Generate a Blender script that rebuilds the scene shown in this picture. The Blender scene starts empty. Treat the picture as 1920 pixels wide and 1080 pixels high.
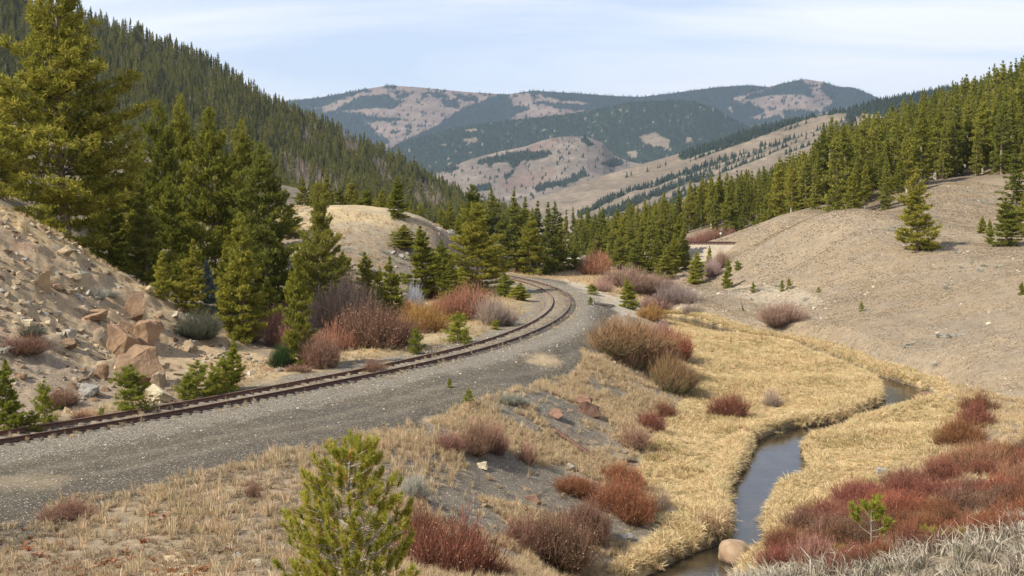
import bpy, bmesh, math
import numpy as np
from mathutils import Vector, Matrix
R = math.radians
rng = np.random.default_rng(7)

# ------------------------------------------------------------------ camera, sky, sun
F = 2300.0; CZ = 8.8; PITCH = math.atan(160 / F)
sc = bpy.context.scene
COL = sc.collection
cam_d = bpy.data.cameras.new("camera"); cam = bpy.data.objects.new("camera", cam_d); COL.objects.link(cam)
cam_d.sensor_width = 36; cam_d.lens = F / 1920 * 36; cam_d.clip_start = 0.2; cam_d.clip_end = 60000
cam.location = (0, 0, CZ); cam.rotation_euler = (R(90) - PITCH, 0, 0)
sc.camera = cam
SUN_EL = R(43); SUN_V = Vector((-0.86 * math.cos(SUN_EL), -0.51 * math.cos(SUN_EL), math.sin(SUN_EL)))
sd = bpy.data.lights.new("sun", 'SUN'); so = bpy.data.objects.new("sun", sd); COL.objects.link(so)
sd.energy = 5.0; sd.angle = R(0.5); sd.color = (1.0, 0.93, 0.80)
so.rotation_euler = SUN_V.to_track_quat('Z', 'Y').to_euler()
w = bpy.data.worlds.new("World"); sc.world = w; w.use_nodes = True
nt = w.node_tree; nt.nodes.clear()
def N(t, ty, **k):
    n = t.nodes.new(ty)
    for a, b in k.items():
        if a == 'ins':
            for i, v in b.items(): n.inputs[i].default_value = v
        else: setattr(n, a, b)
    return n
wo = N(nt, 'ShaderNodeOutputWorld'); bg = N(nt, 'ShaderNodeBackground')
sky = N(nt, 'ShaderNodeTexSky', sky_type='NISHITA', sun_disc=False, sun_elevation=SUN_EL,
        sun_rotation=math.atan2(SUN_V.x, SUN_V.y), altitude=2800, air_density=1.0, dust_density=1.2, ozone_density=1.0)
tc = N(nt, 'ShaderNodeTexCoord')
sep = N(nt, 'ShaderNodeSeparateXYZ'); nt.links.new(tc.outputs['Generated'], sep.inputs[0])
# thin high cloud: noise on the plane of the cloud deck (direction / height)
zz = N(nt, 'ShaderNodeMath', operation='MAXIMUM', ins={1: 0.0}); nt.links.new(sep.outputs[2], zz.inputs[0])
za = N(nt, 'ShaderNodeMath', operation='ADD', ins={1: 0.10}); nt.links.new(zz.outputs[0], za.inputs[0])
dx = N(nt, 'ShaderNodeMath', operation='DIVIDE'); nt.links.new(sep.outputs[0], dx.inputs[0]); nt.links.new(za.outputs[0], dx.inputs[1])
dy = N(nt, 'ShaderNodeMath', operation='DIVIDE'); nt.links.new(sep.outputs[1], dy.inputs[0]); nt.links.new(za.outputs[0], dy.inputs[1])
cb = N(nt, 'ShaderNodeCombineXYZ'); nt.links.new(dx.outputs[0], cb.inputs[0]); nt.links.new(dy.outputs[0], cb.inputs[1])
mp = N(nt, 'ShaderNodeMapping'); mp.inputs['Scale'].default_value = (0.30, 0.62, 1); mp.inputs['Rotation'].default_value = (0, 0, R(-14)); mp.inputs['Location'].default_value = (3.1, 0.4, 0)
nt.links.new(cb.outputs[0], mp.inputs[0])
n1 = N(nt, 'ShaderNodeTexNoise', ins={'Scale': 1.1, 'Detail': 6.0, 'Roughness': 0.52, 'Distortion': 0.6}); nt.links.new(mp.outputs[0], n1.inputs['Vector'])
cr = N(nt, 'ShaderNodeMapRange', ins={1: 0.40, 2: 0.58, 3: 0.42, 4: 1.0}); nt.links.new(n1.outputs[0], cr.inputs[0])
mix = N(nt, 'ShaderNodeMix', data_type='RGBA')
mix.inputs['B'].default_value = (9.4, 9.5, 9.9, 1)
skm = N(nt, 'ShaderNodeMix', data_type='RGBA', blend_type='MULTIPLY', ins={0: 1.0}); skm.inputs['B'].default_value = (1.25, 1.25, 1.3, 1)
nt.links.new(sky.outputs[0], skm.inputs['A'])
el = N(nt, 'ShaderNodeMapRange', ins={1: 0.22, 2: 0.6, 3: 1.0, 4: 0.3}); nt.links.new(sep.outputs[2], el.inputs[0]); cm = N(nt, 'ShaderNodeMath', operation='MULTIPLY'); nt.links.new(cr.outputs[0], cm.inputs[0]); nt.links.new(el.outputs[0], cm.inputs[1]); nt.links.new(cm.outputs[0], mix.inputs[0]); nt.links.new(skm.outputs['Result'], mix.inputs['A'])  # cloud thinned overhead, out of view, to cut ambient light and raise contrast
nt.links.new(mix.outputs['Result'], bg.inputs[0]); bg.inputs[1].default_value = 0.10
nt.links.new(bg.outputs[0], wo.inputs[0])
sc.view_settings.view_transform = 'Standard'; sc.view_settings.look = 'None'
sc.view_settings.exposure = 0.42; sc.view_settings.gamma = 1.0
sc.cycles.max_bounces = 6; sc.cycles.transparent_max_bounces = 6; sc.cycles.volume_bounces = 0

# ------------------------------------------------------------------ projection helpers
cP, sP = math.cos(PITCH), math.sin(PITCH)
def ray(px, py):
    rx = (np.asarray(px, float) - 960) / F; rz = -(np.asarray(py, float) - 540) / F
    Y = cP + rz * sP
    return rx / Y, (-sP + rz * cP) / Y
def unp(px, py, d):
    kx, kz = ray(px, py); return np.stack([kx * d, d + 0 * kx, CZ + kz * d], -1)
def unz(px, py, z):
    kx, kz = ray(px, py); return unp(px, py, (z - CZ) / kz)
def proj(x, y, z):
    z = z - CZ; fw = np.maximum(y * cP - z * sP, 1e-3); up = y * sP + z * cP
    return 960 + F * x / fw, 540 - F * up / fw

# ------------------------------------------------------------------ numpy noise
def _h(i, j, s):
    n = (i.astype(np.int64) * 374761393 + j.astype(np.int64) * 668265263 + s * 1442695041) & 0xffffffff
    n = ((n ^ (n >> 13)) * 1274126177) & 0xffffffff
    return ((n ^ (n >> 16)) & 0xffff) / 65535.0
def vn(x, y, s=0):
    xi = np.floor(x); yi = np.floor(y); fx = x - xi; fy = y - yi
    fx = fx * fx * (3 - 2 * fx); fy = fy * fy * (3 - 2 * fy)
    a = _h(xi, yi, s); b = _h(xi + 1, yi, s); c = _h(xi, yi + 1, s); d = _h(xi + 1, yi + 1, s)
    return (a + (b - a) * fx) * (1 - fy) + (c + (d - c) * fx) * fy
def fbm(x, y, o=4, s=0, g=0.5):
    r = 0; a = 1; t = 0
    for k in range(o):
        r = r + a * vn(x * 2 ** k + 17.3 * k, y * 2 ** k - 9.1 * k, s + k); t += a; a *= g
    return r / t * 2 - 1
def sst(a, b, x):
    t = np.clip((x - a) / (b - a), 0, 1); return t * t * (3 - 2 * t)
def inpoly(px, py, poly):
    r = np.zeros(np.shape(px), bool); n = len(poly); j = n - 1
    for i in range(n):
        xi, yi = poly[i]; xj, yj = poly[j]
        c = ((yi > py) != (yj > py)) & (px < (xj - xi) * (py - yi) / ((yj - yi) or 1e-9) + xi)
        r ^= c; j = i
    return r
def catmull(P, n=12):
    P = np.asarray(P, float); Q = np.vstack([2 * P[0] - P[1], P, 2 * P[-1] - P[-2]]); out = []
    for i in range(1, len(Q) - 2):
        for t in np.linspace(0, 1, n, endpoint=False):
            a, b, c, d = Q[i - 1], Q[i], Q[i + 1], Q[i + 2]
            out.append(0.5 * (2 * b + (c - a) * t + (2 * a - 5 * b + 4 * c - d) * t * t + (3 * b - a - 3 * c + d) * t ** 3))
    out.append(P[-1]); return np.array(out)
def resample(P, step):
    s = np.r_[0, np.cumsum(np.linalg.norm(np.diff(P, axis=0), axis=1))]
    q = np.arange(0, s[-1], step); return np.stack([np.interp(q, s, P[:, k]) for k in range(P.shape[1])], 1)
def dpoly(x, y, P):
    x = np.atleast_1d(x).ravel(); y = np.atleast_1d(y).ravel(); D = np.empty(len(x)); I = np.empty(len(x), int)
    for a in range(0, len(x), 20000):
        q = (x[a:a + 20000, None] - P[None, :, 0]) ** 2 + (y[a:a + 20000, None] - P[None, :, 1]) ** 2
        I[a:a + 20000] = q.argmin(1); D[a:a + 20000] = np.sqrt(q.min(1))
    return D, I

# ------------------------------------------------------------------ terrain
tr_px = [(-420, 880), (-200, 850), (0, 819), (300, 771), (560, 723), (636, 708), (727, 690), (893, 651), (987, 619), (1035, 593), (1053, 570), (1045, 550), (1018, 536), (985, 526.5), (957, 520), (920, 514), (860, 508), (800, 505)]
TRK = np.array([unz(a, b, 0.15) for a, b in tr_px])[:, :2]
TRK = catmull(TRK, 16)
TRK = resample(TRK, 0.5)
for _ in range(60):
    TRK[1:-1] = 0.5 * TRK[1:-1] + 0.25 * (TRK[:-2] + TRK[2:])
ST = [(1235, 1140, -4.05, 3.0), (1290, 1095, -4.0, 2.6), (1330, 1062, -3.97, 2.2), (1392, 1025, -3.93, 1.5), (1400, 990, -3.9, .9), (1404, 960, -3.88, 1.3), (1412, 925, -3.85, 1.8), (1443, 900, -3.83, 2.7),
      (1456, 878, -3.8, 2.8), (1452, 850, -3.76, 2.2), (1475, 828, -3.73, 2.4), (1530, 810, -3.7, 2.5), (1590, 795, -3.68, 1.0), (1625, 784, -3.65, 1.1), (1668, 768, -3.62, 1.8), (1703, 752, -3.6, 2.8),
      (1695, 733, -3.57, 2.5), (1662, 717, -3.54, 1.7), (1620, 702, -3.52, 1.3), (1570, 681, -3.5, 1.2), (1539, 670, -3.47, 1.2), (1500, 655, -3.42, 1.2), (1450, 644, -3.38, 1.3), (1364, 632, -3.33, 2.6),
      (1325, 620, -3.24, 3.6), (1277, 608, -3.14, 5.0), (1250, 599, -3.05, 4.0), (1215, 593, -3.0, 1.4), (1190, 588, -2.7, 1.0)]
SP = np.array([np.r_[unz(a, b, z), w_] for a, b, z, w_ in ST])
SP = resample(catmull(SP, 8), 0.6)

CT = []
def cz(z, *pts):
    for a, b in pts: CT.append(unz(a, b, z))
def cd(*pts):
    for a, b, d in pts: CT.append(unp(a, b, d))
def cw(*pts):           # px, distance, height
    for a, d, z in pts:
        kx, _ = ray(a, 380.); CT.append(np.array([kx * d, d, z]))
cz(0.0, (0, 819), (300, 771), (560, 723), (893, 651), (1035, 593), (1053, 570), (1018, 536), (957, 520), (0, 1000), (0, 900), (300, 880), (600, 805), (900, 735), (1080, 660), (1112, 610), (500, 800), (1085, 565), (-420, 900), (-420, 1000), (700, 730), (300, 960), (200, 1050), (480, 960), (600, 920), (750, 830))
cz(-0.1, (1060, 530), (1100, 520)); cz(-0.35, (1160, 520), (1130, 560)); cz(-0.6, (1200, 505), (1180, 555))
cz(-1.3, (1210, 575)); cz(-1.2, (1270, 560)); cz(-1.0, (1310, 545))
cz(-0.3, (820, 830), (1000, 735), (1130, 640)); cz(-1.5, (880, 930), (1000, 850), (1100, 760), (1170, 700)); cz(-2.6, (1060, 930), (1130, 860), (1190, 780), (1240, 720))
cz(-0.8, (760, 1000), (900, 830), (1040, 760)); cz(-0.6, (780, 1080)); cz(-1.2, (850, 1080)); cz(-2.3, (1000, 1080)); cz(-3.2, (1130, 1080), (1180, 960), (1200, 880), (1240, 800), (1280, 740))
cz(-3.4, (1300, 1050), (1250, 930), (1340, 860), (1500, 960), (1560, 900)); cz(-3.3, (1350, 780), (1600, 830), (1480, 1010)); cz(-3.1, (1450, 720), (1700, 790), (1340, 700)); cz(-3.0, (1330, 650), (1560, 705)); cz(-2.8, (1290, 620), (1420, 632), (1560, 672))
cz(-2.2, (1305, 585), (1400, 605), (1560, 655), (1760, 715)); cz(-2.6, (1850, 780), (1800, 850), (1700, 930), (1600, 1000)); cz(-2.1, (1920, 800), (1880, 920)); cz(-2.0, (1920, 960))
cd((1920, 760, 68), (1920, 700, 73), (1920, 600, 86), (1920, 530, 101), (1920, 475, 124), (1700, 640, 92), (1700, 540, 114), (1500, 560, 128), (1400, 540, 146), (1500, 490, 147), (1350, 520, 158), (1400, 475, 178), (1300, 480, 215), (1300, 510, 175),
   (1600, 396, 155), (1520, 408, 158), (1460, 435, 168), (1700, 402, 158), (1650, 396, 157), (1718, 470, 132), (1600, 440, 142), (1600, 500, 130), (1800, 452, 137), (1760, 440, 143), (1840, 420, 155), (1780, 380, 170), (1850, 340, 198), (1780, 350, 194), (1900, 400, 165), (1920, 440, 140),
   (1290, 463, 235), (1340, 463, 232), (1420, 461, 228), (1350, 452, 250), (1440, 425, 215), (1480, 402, 190))
cw((1600, 172, 6.5), (1520, 176, 5.8), (1690, 176, 7.6), (1570, 190, 7.9), (1640, 188, 8.2), (1750, 203, 12.3), (1700, 190, 9.6), (1560, 240, 8.5), (1480, 230, 6.0), (1290, 260, 2.6), (1290, 330, 1.5), (1290, 430, 0.5), (1400, 330, 5.0), (1400, 430, 6.0),
   (1480, 300, 9.0), (1480, 430, 12.), (1570, 320, 14.), (1570, 450, 20.), (1700, 300, 19.), (1700, 440, 30.), (1800, 340, 30.), (1800, 440, 38.), (1920, 205, 14.), (1920, 300, 26.), (1920, 410, 42.), (2100, 200, 17.), (2100, 300, 30), (2100, 420, 48), (2400, 420, 56), (2400, 250, 28), (2400, 130, 9),
   (1190, 210, -1.2), (1190, 260, -3.0), (1190, 350, -6.0), (1190, 450, -7), (1090, 200, -.8), (1090, 240, -4.), (1090, 320, -8.), (1090, 450, -10), (960, 160, -.2), (960, 200, -1.0), (960, 300, -5), (960, 450, -8), (1700, 600, 20), (1100, 600, -12), (1920, 600, 30))
# left side: spur with the rocky cut, gully, hill behind
cd((0, 397, 68), (-200, 330, 68), (100, 442, 70), (200, 500, 72), (300, 562, 72.5), (400, 638, 70), (0, 600, 57), (100, 600, 60), (200, 650, 61), (-420, 420, 56), (-420, 240, 70), (300, 660, 65.5))
cz(0.12, (0, 785), (200, 750), (330, 738), (450, 712), (540, 690), (620, 688), (700, 672), (800, 645), (-420, 850))
cz(0.25, (700, 650), (880, 605), (780, 630), (950, 575)); cz(0.2, (985, 545), (950, 535))
cd((600, 655, 73), (560, 640, 78), (600, 560, 98), (700, 560, 103), (850, 545, 118), (520, 600, 86))
cw((100, 82, 4.0), (300, 85, 1.2), (300, 105, 2.2), (450, 84, .6), (450, 105, 2.5), (100, 110, 6.0), (0, 85, 6.0), (0, 110, 9.0), (-420, 90, 9.0), (-420, 130, 14.), (0, 160, 15), (0, 300, 30), (200, 160, 10), (300, 150, 8.0), (450, 150, 8.0), (-420, 300, 40), (300, 300, 18), (600, 165, 8.0), (760, 165, 6.0), (600, 220, 8.0), (600, 300, 9.0), (760, 230, 2.0), (800, 300, -1), (0, 450, 40), (300, 450, 25), (600, 450, 12), (800, 450, 0))
cd((560, 393, 132), (650, 403, 129), (750, 415, 128), (830, 430, 130), (868, 452, 135), (885, 495, 142), (650, 450, 119), (700, 505, 111), (800, 475, 121), (600, 500, 110), (850, 510, 130), (520, 470, 118), (460, 440, 125), (915, 530, 133))
# near hillside under and beside the camera
cw((-500, 1.5, 7.2), (960, 1.5, 7.2), (2400, 1.5, 7.2), (-500, 4, 6.6), (960, 4, 6.7), (2400, 4, 6.9), (-420, 9, 4.8), (0, 9, 4.8), (650, 9, 4.9), (1000, 9, 5.1), (1300, 9, 5.3), (1600, 9, 5.4), (1920, 9, 5.5), (2400, 9, 5.9), (-420, 15, 3.0), (0, 15, 3.1), (0, 22, 1.2), (650, 15, 3.2), (650, 22, 1.4), (650, 29, .1), (0, 28, .15), (-420, 26, .1), (960, 14, 3.9), (960, 24, .5), (960, 32, -1.2),
   (1300, 14, 4.0), (1300, 24, .3), (1300, 36, -3.2), (1500, 14, 4.6), (1500, 24, .5), (1500, 36, -3.0), (1700, 15, 4.43), (1700, 25, .8), (1700, 36, -2.6), (1920, 16, 4.45), (1920, 25, 1.0), (1920, 36, -2.0), (2400, 16, 5.2), (2400, 30, 1.0), (2400, 50, -1.0))
CT = np.array(CT)
cu = np.stack([np.arctan2(CT[:, 0], CT[:, 1]), np.log(np.hypot(CT[:, 0], CT[:, 1]))], 1)
def _k(r2): return r2 * np.log(r2 + 1e-12)
n_ = len(cu); A_ = np.zeros((n_ + 3, n_ + 3))
A_[:n_, :n_] = _k(((cu[:, None] - cu[None]) ** 2).sum(2)) + np.eye(n_) * 0.0006
A_[:n_, n_] = 1; A_[:n_, n_ + 1:] = cu; A_[n_, :n_] = 1; A_[n_ + 1:, :n_] = cu.T
WT = np.linalg.solve(A_, np.r_[CT[:, 2], 0, 0, 0])
def tps(x, y):
    u = np.clip(np.arctan2(x, y), -.60, .60); v = np.log(np.maximum(np.hypot(x, y), 1.5)); out = np.empty(len(x))
    for a in range(0, len(x), 30000):
        uu = u[a:a + 30000, None]; vv = v[a:a + 30000, None]
        out[a:a + 30000] = _k((uu - cu[None, :, 0]) ** 2 + (vv - cu[None, :, 1]) ** 2) @ WT[:n_]
    return out + WT[n_] + WT[n_ + 1] * u + WT[n_ + 2] * v
SPUR = [(-500, 200), (0, 385), (110, 438), (220, 495), (330, 565), (430, 645), (530, 692), (330, 752), (200, 765), (0, 800), (-500, 900)]
def H(x, y):
    x = np.atleast_1d(np.asarray(x, float)); y = np.atleast_1d(np.asarray(y, float)); sh = x.shape; x = x.ravel(); y = y.ravel()
    z = tps(x, y); r = np.hypot(x, y); zn = 7.1 - .25 * np.clip(y - 1, 0, 14); z = zn + (z - zn) * sst(6, 14, r)
    z = z + (-25 - z) * sst(560, 900, r)
    px, py = proj(x, y, z)
    amp = np.clip((np.abs(z) - .05) / 1.2, .06, 1)
    amp = np.where((z < -2.3) & (r < 130), .4, amp)
    z = z + amp * (0.30 * fbm(x / 9, y / 9, 3, 3) + 0.10 * fbm(x / 1.6, y / 1.6, 3, 9)) * sst(3, 20, r)
    sp = inpoly(px, py, SPUR) & (r < 82) & (z > .25) & (r > 40)
    if sp.any():
        q = np.zeros(len(x)); xs, ys = x[sp], y[sp]
        rdg = 1 - np.abs(fbm(xs / 2.6, ys / 3.4 + z[sp] / 3, 5, 41, .6)); lay = np.abs((z[sp] * 1.1 + 1.2 * fbm(xs / 2.5, ys / 2.5, 3, 5)) % 1 - .5)
        z[sp] += np.clip(z[sp] - .2, 0, 1) * (0.60 * (rdg - .75) + 0.16 * (lay - .25) + .14 * fbm(xs / .55, ys / .9, 3, 77))
    # railway bench
    m = (x > TRK[:, 0].min() - 5) & (x < TRK[:, 0].max() + 5) & (y > TRK[:, 1].min() - 5) & (y < TRK[:, 1].max() + 5)
    if m.any():
        D, I = dpoly(x[m], y[m], TRK); wt = 1 - sst(2.0, 4.5, D)
        z[m] = z[m] * (1 - wt) + wt * (0.012 * fbm(x[m] * 2, y[m] * 2, 2, 4) + .01)
    m = (x > SP[:, 0].min() - 4) & (x < SP[:, 0].max() + 4) & (y > SP[:, 1].min() - 4) & (y < SP[:, 1].max() + 4)
    if m.any():
        D, I = dpoly(x[m], y[m], SP); hw = SP[I, 3] * .5 + .32 * fbm(x[m] / 1.1, y[m] / 1.1, 4, 21, .6)
        zb = SP[I, 2]; e = D - hw
        zc = np.where(e < 0, zb - .10 - .25 * np.clip(-e, 0, 1), zb - .10 + .52 * sst(0, .45, e))
        wt = 1 - sst(.4, 3.0, e)
        z[m] = np.where(e < .45, zc, zc * wt + z[m] * (1 - wt))
    return z.reshape(sh)
def hit(px, py, d0=6, d1=560):
    kx, kz = ray(px, py); d = np.exp(np.linspace(math.log(d0), math.log(d1), 420)); z = H(kx * d, d)
    b = np.nonzero(z > CZ + kz * d)[0]
    if not len(b): return None
    i = b[0]
    if i == 0: return np.array([kx * d[0], d[0], z[0]])
    dd = np.linspace(d[i - 1], d[i], 12); zz_ = H(kx * dd, dd); j = np.nonzero(zz_ > CZ + kz * dd)[0]
    j = j[0] if len(j) else 11
    return np.array([kx * dd[j], dd[j], zz_[j]])

# ------------------------------------------------------------------ mesh helpers
def mesh_np(name, V, faces, mats=(), attrs=None, midx=None, smooth=False):
    me = bpy.data.meshes.new(name); V = np.asarray(V, np.float32)
    faces = [np.asarray(f, np.int32) for f in faces if len(f)]
    me.vertices.add(len(V)); me.vertices.foreach_set('co', V.ravel())
    nl = sum(f.size for f in faces); me.loops.add(nl)
    me.loops.foreach_set('vertex_index', np.concatenate([f.ravel() for f in faces]))
    tot = np.concatenate([np.full(len(f), f.shape[1], np.int32) for f in faces])
    me.polygons.add(len(tot)); me.polygons.foreach_set('loop_start', np.r_[0, np.cumsum(tot)[:-1]].astype(np.int32))
    if midx is not None: me.polygons.foreach_set('material_index', np.asarray(midx, np.int32))
    if smooth: me.polygons.foreach_set('use_smooth', np.ones(len(tot), bool))
    for k, a in (attrs or {}).items():
        a = np.asarray(a, np.float32)
        if a.ndim == 1: at = me.attributes.new(k, 'FLOAT', 'POINT'); at.data.foreach_set('value', a)
        elif a.shape[1] == 4: at = me.attributes.new(k, 'FLOAT_COLOR', 'POINT'); at.data.foreach_set('color', a.ravel())
        else: at = me.attributes.new(k, 'FLOAT_VECTOR', 'POINT'); at.data.foreach_set('vector', a.ravel())
    for m in mats: me.materials.append(m)
    me.update(calc_edges=True); return me
def obj(name, me, parent=None, link=True, **p):
    o = bpy.data.objects.new(name, me)
    if link: COL.objects.link(o)
    if parent: o.parent = parent
    for k, v in p.items(): o[k] = v
    return o
def grid_faces(nr, nc):
    i = np.arange((nr - 1) * (nc - 1)); r = i // (nc - 1); c = i % (nc - 1); a = r * nc + c
    return np.stack([a, a + 1, a + nc + 1, a + nc], 1)
def ribbon(P, W, rg, v=None, t_attr=True):
    """P (n,s,3) centre lines, W (n,s) widths -> flat tapering blades"""
    n, s, _ = P.shape; d = P[:, -1] - P[:, 0]; r = rg.normal(size=(n, 3)); sd_ = np.cross(d, r); sd_ /= np.linalg.norm(sd_, axis=1)[:, None] + 1e-9
    V = np.stack([P - sd_[:, None] * W[..., None] / 2, P + sd_[:, None] * W[..., None] / 2], 2).reshape(-1, 3)
    b = (np.arange(n) * s * 2)[:, None] + (np.arange(s - 1) * 2)[None]; b = b.ravel()
    Fq = np.stack([b, b + 1, b + 3, b + 2], 1)
    t = np.repeat(np.tile(np.linspace(0, 1, s), n), 2); vv = np.repeat(rg.random(n) if v is None else v, s * 2)
    return V, Fq, t, vv
def tubes(P, Rr, k=4):
    n, s, _ = P.shape; d = np.gradient(P, axis=1); d /= np.linalg.norm(d, axis=2)[..., None] + 1e-9
    ref = np.where(np.abs(d[..., 2:3]) > .9, np.array([1., 0, 0]), np.array([0, 0, 1.])); a = np.cross(d, ref); a /= np.linalg.norm(a, axis=2)[..., None] + 1e-9; b = np.cross(d, a)
    an = np.arange(k) / k * 2 * math.pi
    V = P[:, :, None] + Rr[..., None, None] * (a[:, :, None] * np.cos(an)[None, None, :, None] + b[:, :, None] * np.sin(an)[None, None, :, None])
    base = ((np.arange(n) * s)[:, None] + np.arange(s - 1)[None]).ravel()[:, None] * k + np.arange(k)[None]
    nx = np.roll(np.arange(k), -1)[None] - np.arange(k)[None]
    Fq = np.stack([base, base + nx, base + nx + k, base + k], -1).reshape(-1, 4)
    return V.reshape(-1, 3), Fq
def blades(C, D, L, W, rg, v=None):
    """single triangle blades: C base (n,3), D unit dir, L length, W width"""
    n = len(C); r = rg.normal(size=(n, 3)); s = np.cross(D, r); s /= np.linalg.norm(s, axis=1)[:, None] + 1e-9; s *= (W / 2)[:, None]
    V = np.stack([C - s, C + s, C + D * L[:, None]], 1).reshape(-1, 3)
    return V, np.arange(3 * n).reshape(-1, 3), np.repeat(rg.random(n) if v is None else v, 3)
def join(parts):
    """parts: list of (V, faces, v) -> V, faces list by arity, v"""
    V = []; f3 = []; f4 = []; vv = []; o = 0
    for v_, f_, a_ in parts:
        V.append(v_); vv.append(a_); (f3 if f_.shape[1] == 3 else f4).append(f_ + o); o += len(v_)
    out = []
    if f3: out.append(np.concatenate(f3))
    if f4: out.append(np.concatenate(f4))
    return np.concatenate(V), out, np.concatenate(vv)
def unit(a): return a / (np.linalg.norm(a, axis=-1, keepdims=True) + 1e-9)

# ------------------------------------------------------------------ materials
def newmat(name):
    m = bpy.data.materials.new(name); m.use_nodes = True; t = m.node_tree; t.nodes.clear()
    o = N(t, 'ShaderNodeOutputMaterial'); return m, t, o
def ramp(t, fac, stops):
    r = N(t, 'ShaderNodeValToRGB'); e = r.color_ramp.elements
    while len(e) < len(stops): e.new(0.5)
    for i, (p, c) in enumerate(stops): e[i].position = p; e[i].color = (*c, 1)
    t.links.new(fac, r.inputs[0]); return r.outputs[0]
def mixc(t, f, a, b, mode='MIX'):
    m = N(t, 'ShaderNodeMix', data_type='RGBA', blend_type=mode)
    for s, v in ((0, f), ('A', a), ('B', b)):
        if hasattr(v, 'links') or hasattr(v, 'is_linked'): t.links.new(v, m.inputs[s])
        else: m.inputs[s].default_value = (*v, 1) if isinstance(v, tuple) else v
    return m.outputs['Result']
def noise(t, scale, detail=4, rough=.6, coord='Object', vec=None):
    n = N(t, 'ShaderNodeTexNoise', ins={'Scale': scale, 'Detail': detail, 'Roughness': rough})
    if vec is None: vec = N(t, 'ShaderNodeTexCoord').outputs[coord]
    t.links.new(vec, n.inputs['Vector']); return n.outputs[0]
def mr(t, f, a, b, c, d):
    m = N(t, 'ShaderNodeMapRange', ins={1: a, 2: b, 3: c, 4: d}); t.links.new(f, m.inputs[0]); return m.outputs[0]
def leaf_mat(name, stops, attr='v', trans=.25, var=.25):
    """thin foliage: diffuse + a little translucency, colour from a per-blade value, brightness per object"""
    m, t, o = newmat(name); a = N(t, 'ShaderNodeAttribute', attribute_name=attr); c = ramp(t, a.outputs['Fac'], stops)
    oi = N(t, 'ShaderNodeObjectInfo'); f = mr(t, oi.outputs['Random'], 0, 1, 1 - var, 1 + var)
    hs = N(t, 'ShaderNodeHueSaturation'); t.links.new(c, hs.inputs['Color']); t.links.new(f, hs.inputs['Value'])
    t.links.new(mr(t, oi.outputs['Random'], 0, 1, .515, .488), hs.inputs['Hue'])
    d = N(t, 'ShaderNodeBsdfDiffuse'); tr = N(t, 'ShaderNodeBsdfTranslucent'); mx = N(t, 'ShaderNodeMixShader', ins={0: trans})
    t.links.new(hs.outputs[0], d.inputs[0]); t.links.new(hs.outputs[0], tr.inputs[0]); t.links.new(d.outputs[0], mx.inputs[1]); t.links.new(tr.outputs[0], mx.inputs[2]); t.links.new(mx.outputs[0], o.inputs[0])
    return m
def solid_mat(name, c1, c2, scale=3., rough=.85, bump=.3, c3=None, metal=0., bscale=None, bdist=.05):
    m, t, o = newmat(name); n = noise(t, scale, 6, .65); st = [(.35, c1), (.65, c2)] + ([(.75, c3)] if c3 else [])
    c = ramp(t, n, st); oi = N(t, 'ShaderNodeObjectInfo'); c = mixc(t, 1.0, c, ramp(t, oi.outputs['Random'], [(0, (.75, .75, .75)), (1, (1.2, 1.17, 1.1))]), 'MULTIPLY')
    p = N(t, 'ShaderNodeBsdfPrincipled', ins={'Roughness': rough, 'Metallic': metal}); t.links.new(c, p.inputs['Base Color'])
    if bump:
        b = N(t, 'ShaderNodeBump', ins={'Strength': bump, 'Distance': bdist}); t.links.new(noise(t, bscale or scale * 4, 6, .7), b.inputs['Height']); t.links.new(b.outputs[0], p.inputs['Normal'])
    t.links.new(p.outputs[0], o.inputs[0]); return m
def terrain_mat(name, sc1, sc2, sc3, speck=0., amp=.35, bump=.5, bd=.08):
    """colour attribute x layered noise, light pebbles as voronoi cells where attribute 'peb' says so"""
    m, t, o = newmat(name); a = N(t, 'ShaderNodeAttribute', attribute_name='Col'); pos = N(t, 'ShaderNodeNewGeometry').outputs['Position']
    c = a.outputs['Color']
    for s_, am in ((sc1, amp), (sc2, amp * .9), (sc3, amp)):
        n = noise(t, s_, 4, .65, vec=pos); c = mixc(t, 1.0, c, ramp(t, n, [(.28, (1 - am, 1 - am, 1 - am)), (.72, (1 + am, 1 + am * .96, 1 + am * .88))]), 'MULTIPLY')
    if speck:
        pb = N(t, 'ShaderNodeAttribute', attribute_name='peb').outputs['Fac']
        for s_, th in ((speck, .36), (speck * 2.1, .42)):
            vo = N(t, 'ShaderNodeTexVoronoi', ins={'Scale': s_}); t.links.new(pos, vo.inputs['Vector'])
            g = N(t, 'ShaderNodeMath', operation='LESS_THAN', ins={1: th}); t.links.new(vo.outputs['Distance'], g.inputs[0])
            sx = N(t, 'ShaderNodeSeparateXYZ'); t.links.new(vo.outputs['Color'], sx.inputs[0])
            g2 = N(t, 'ShaderNodeMath', operation='LESS_THAN'); t.links.new(sx.outputs[0], g2.inputs[0]); t.links.new(pb, g2.inputs[1])
            gm = N(t, 'ShaderNodeMath', operation='MULTIPLY'); t.links.new(g.outputs[0], gm.inputs[0]); t.links.new(g2.outputs[0], gm.inputs[1])
            pc = ramp(t, sx.outputs[1], [(0, (.24, .215, .175)), (.5, (.36, .325, .27)), (1, (.52, .48, .41))])
            c = mixc(t, gm.outputs[0], c, pc)
    p = N(t, 'ShaderNodeBsdfPrincipled', ins={'Roughness': .95, 'Specular IOR Level': .15}); t.links.new(c, p.inputs['Base Color'])
    b = N(t, 'ShaderNodeBump', ins={'Strength': bump, 'Distance': bd}); t.links.new(noise(t, sc3, 5, .75, vec=pos), b.inputs['Height']); t.links.new(b.outputs[0], p.inputs['Normal'])
    t.links.new(p.outputs[0], o.inputs[0]); return m

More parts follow.
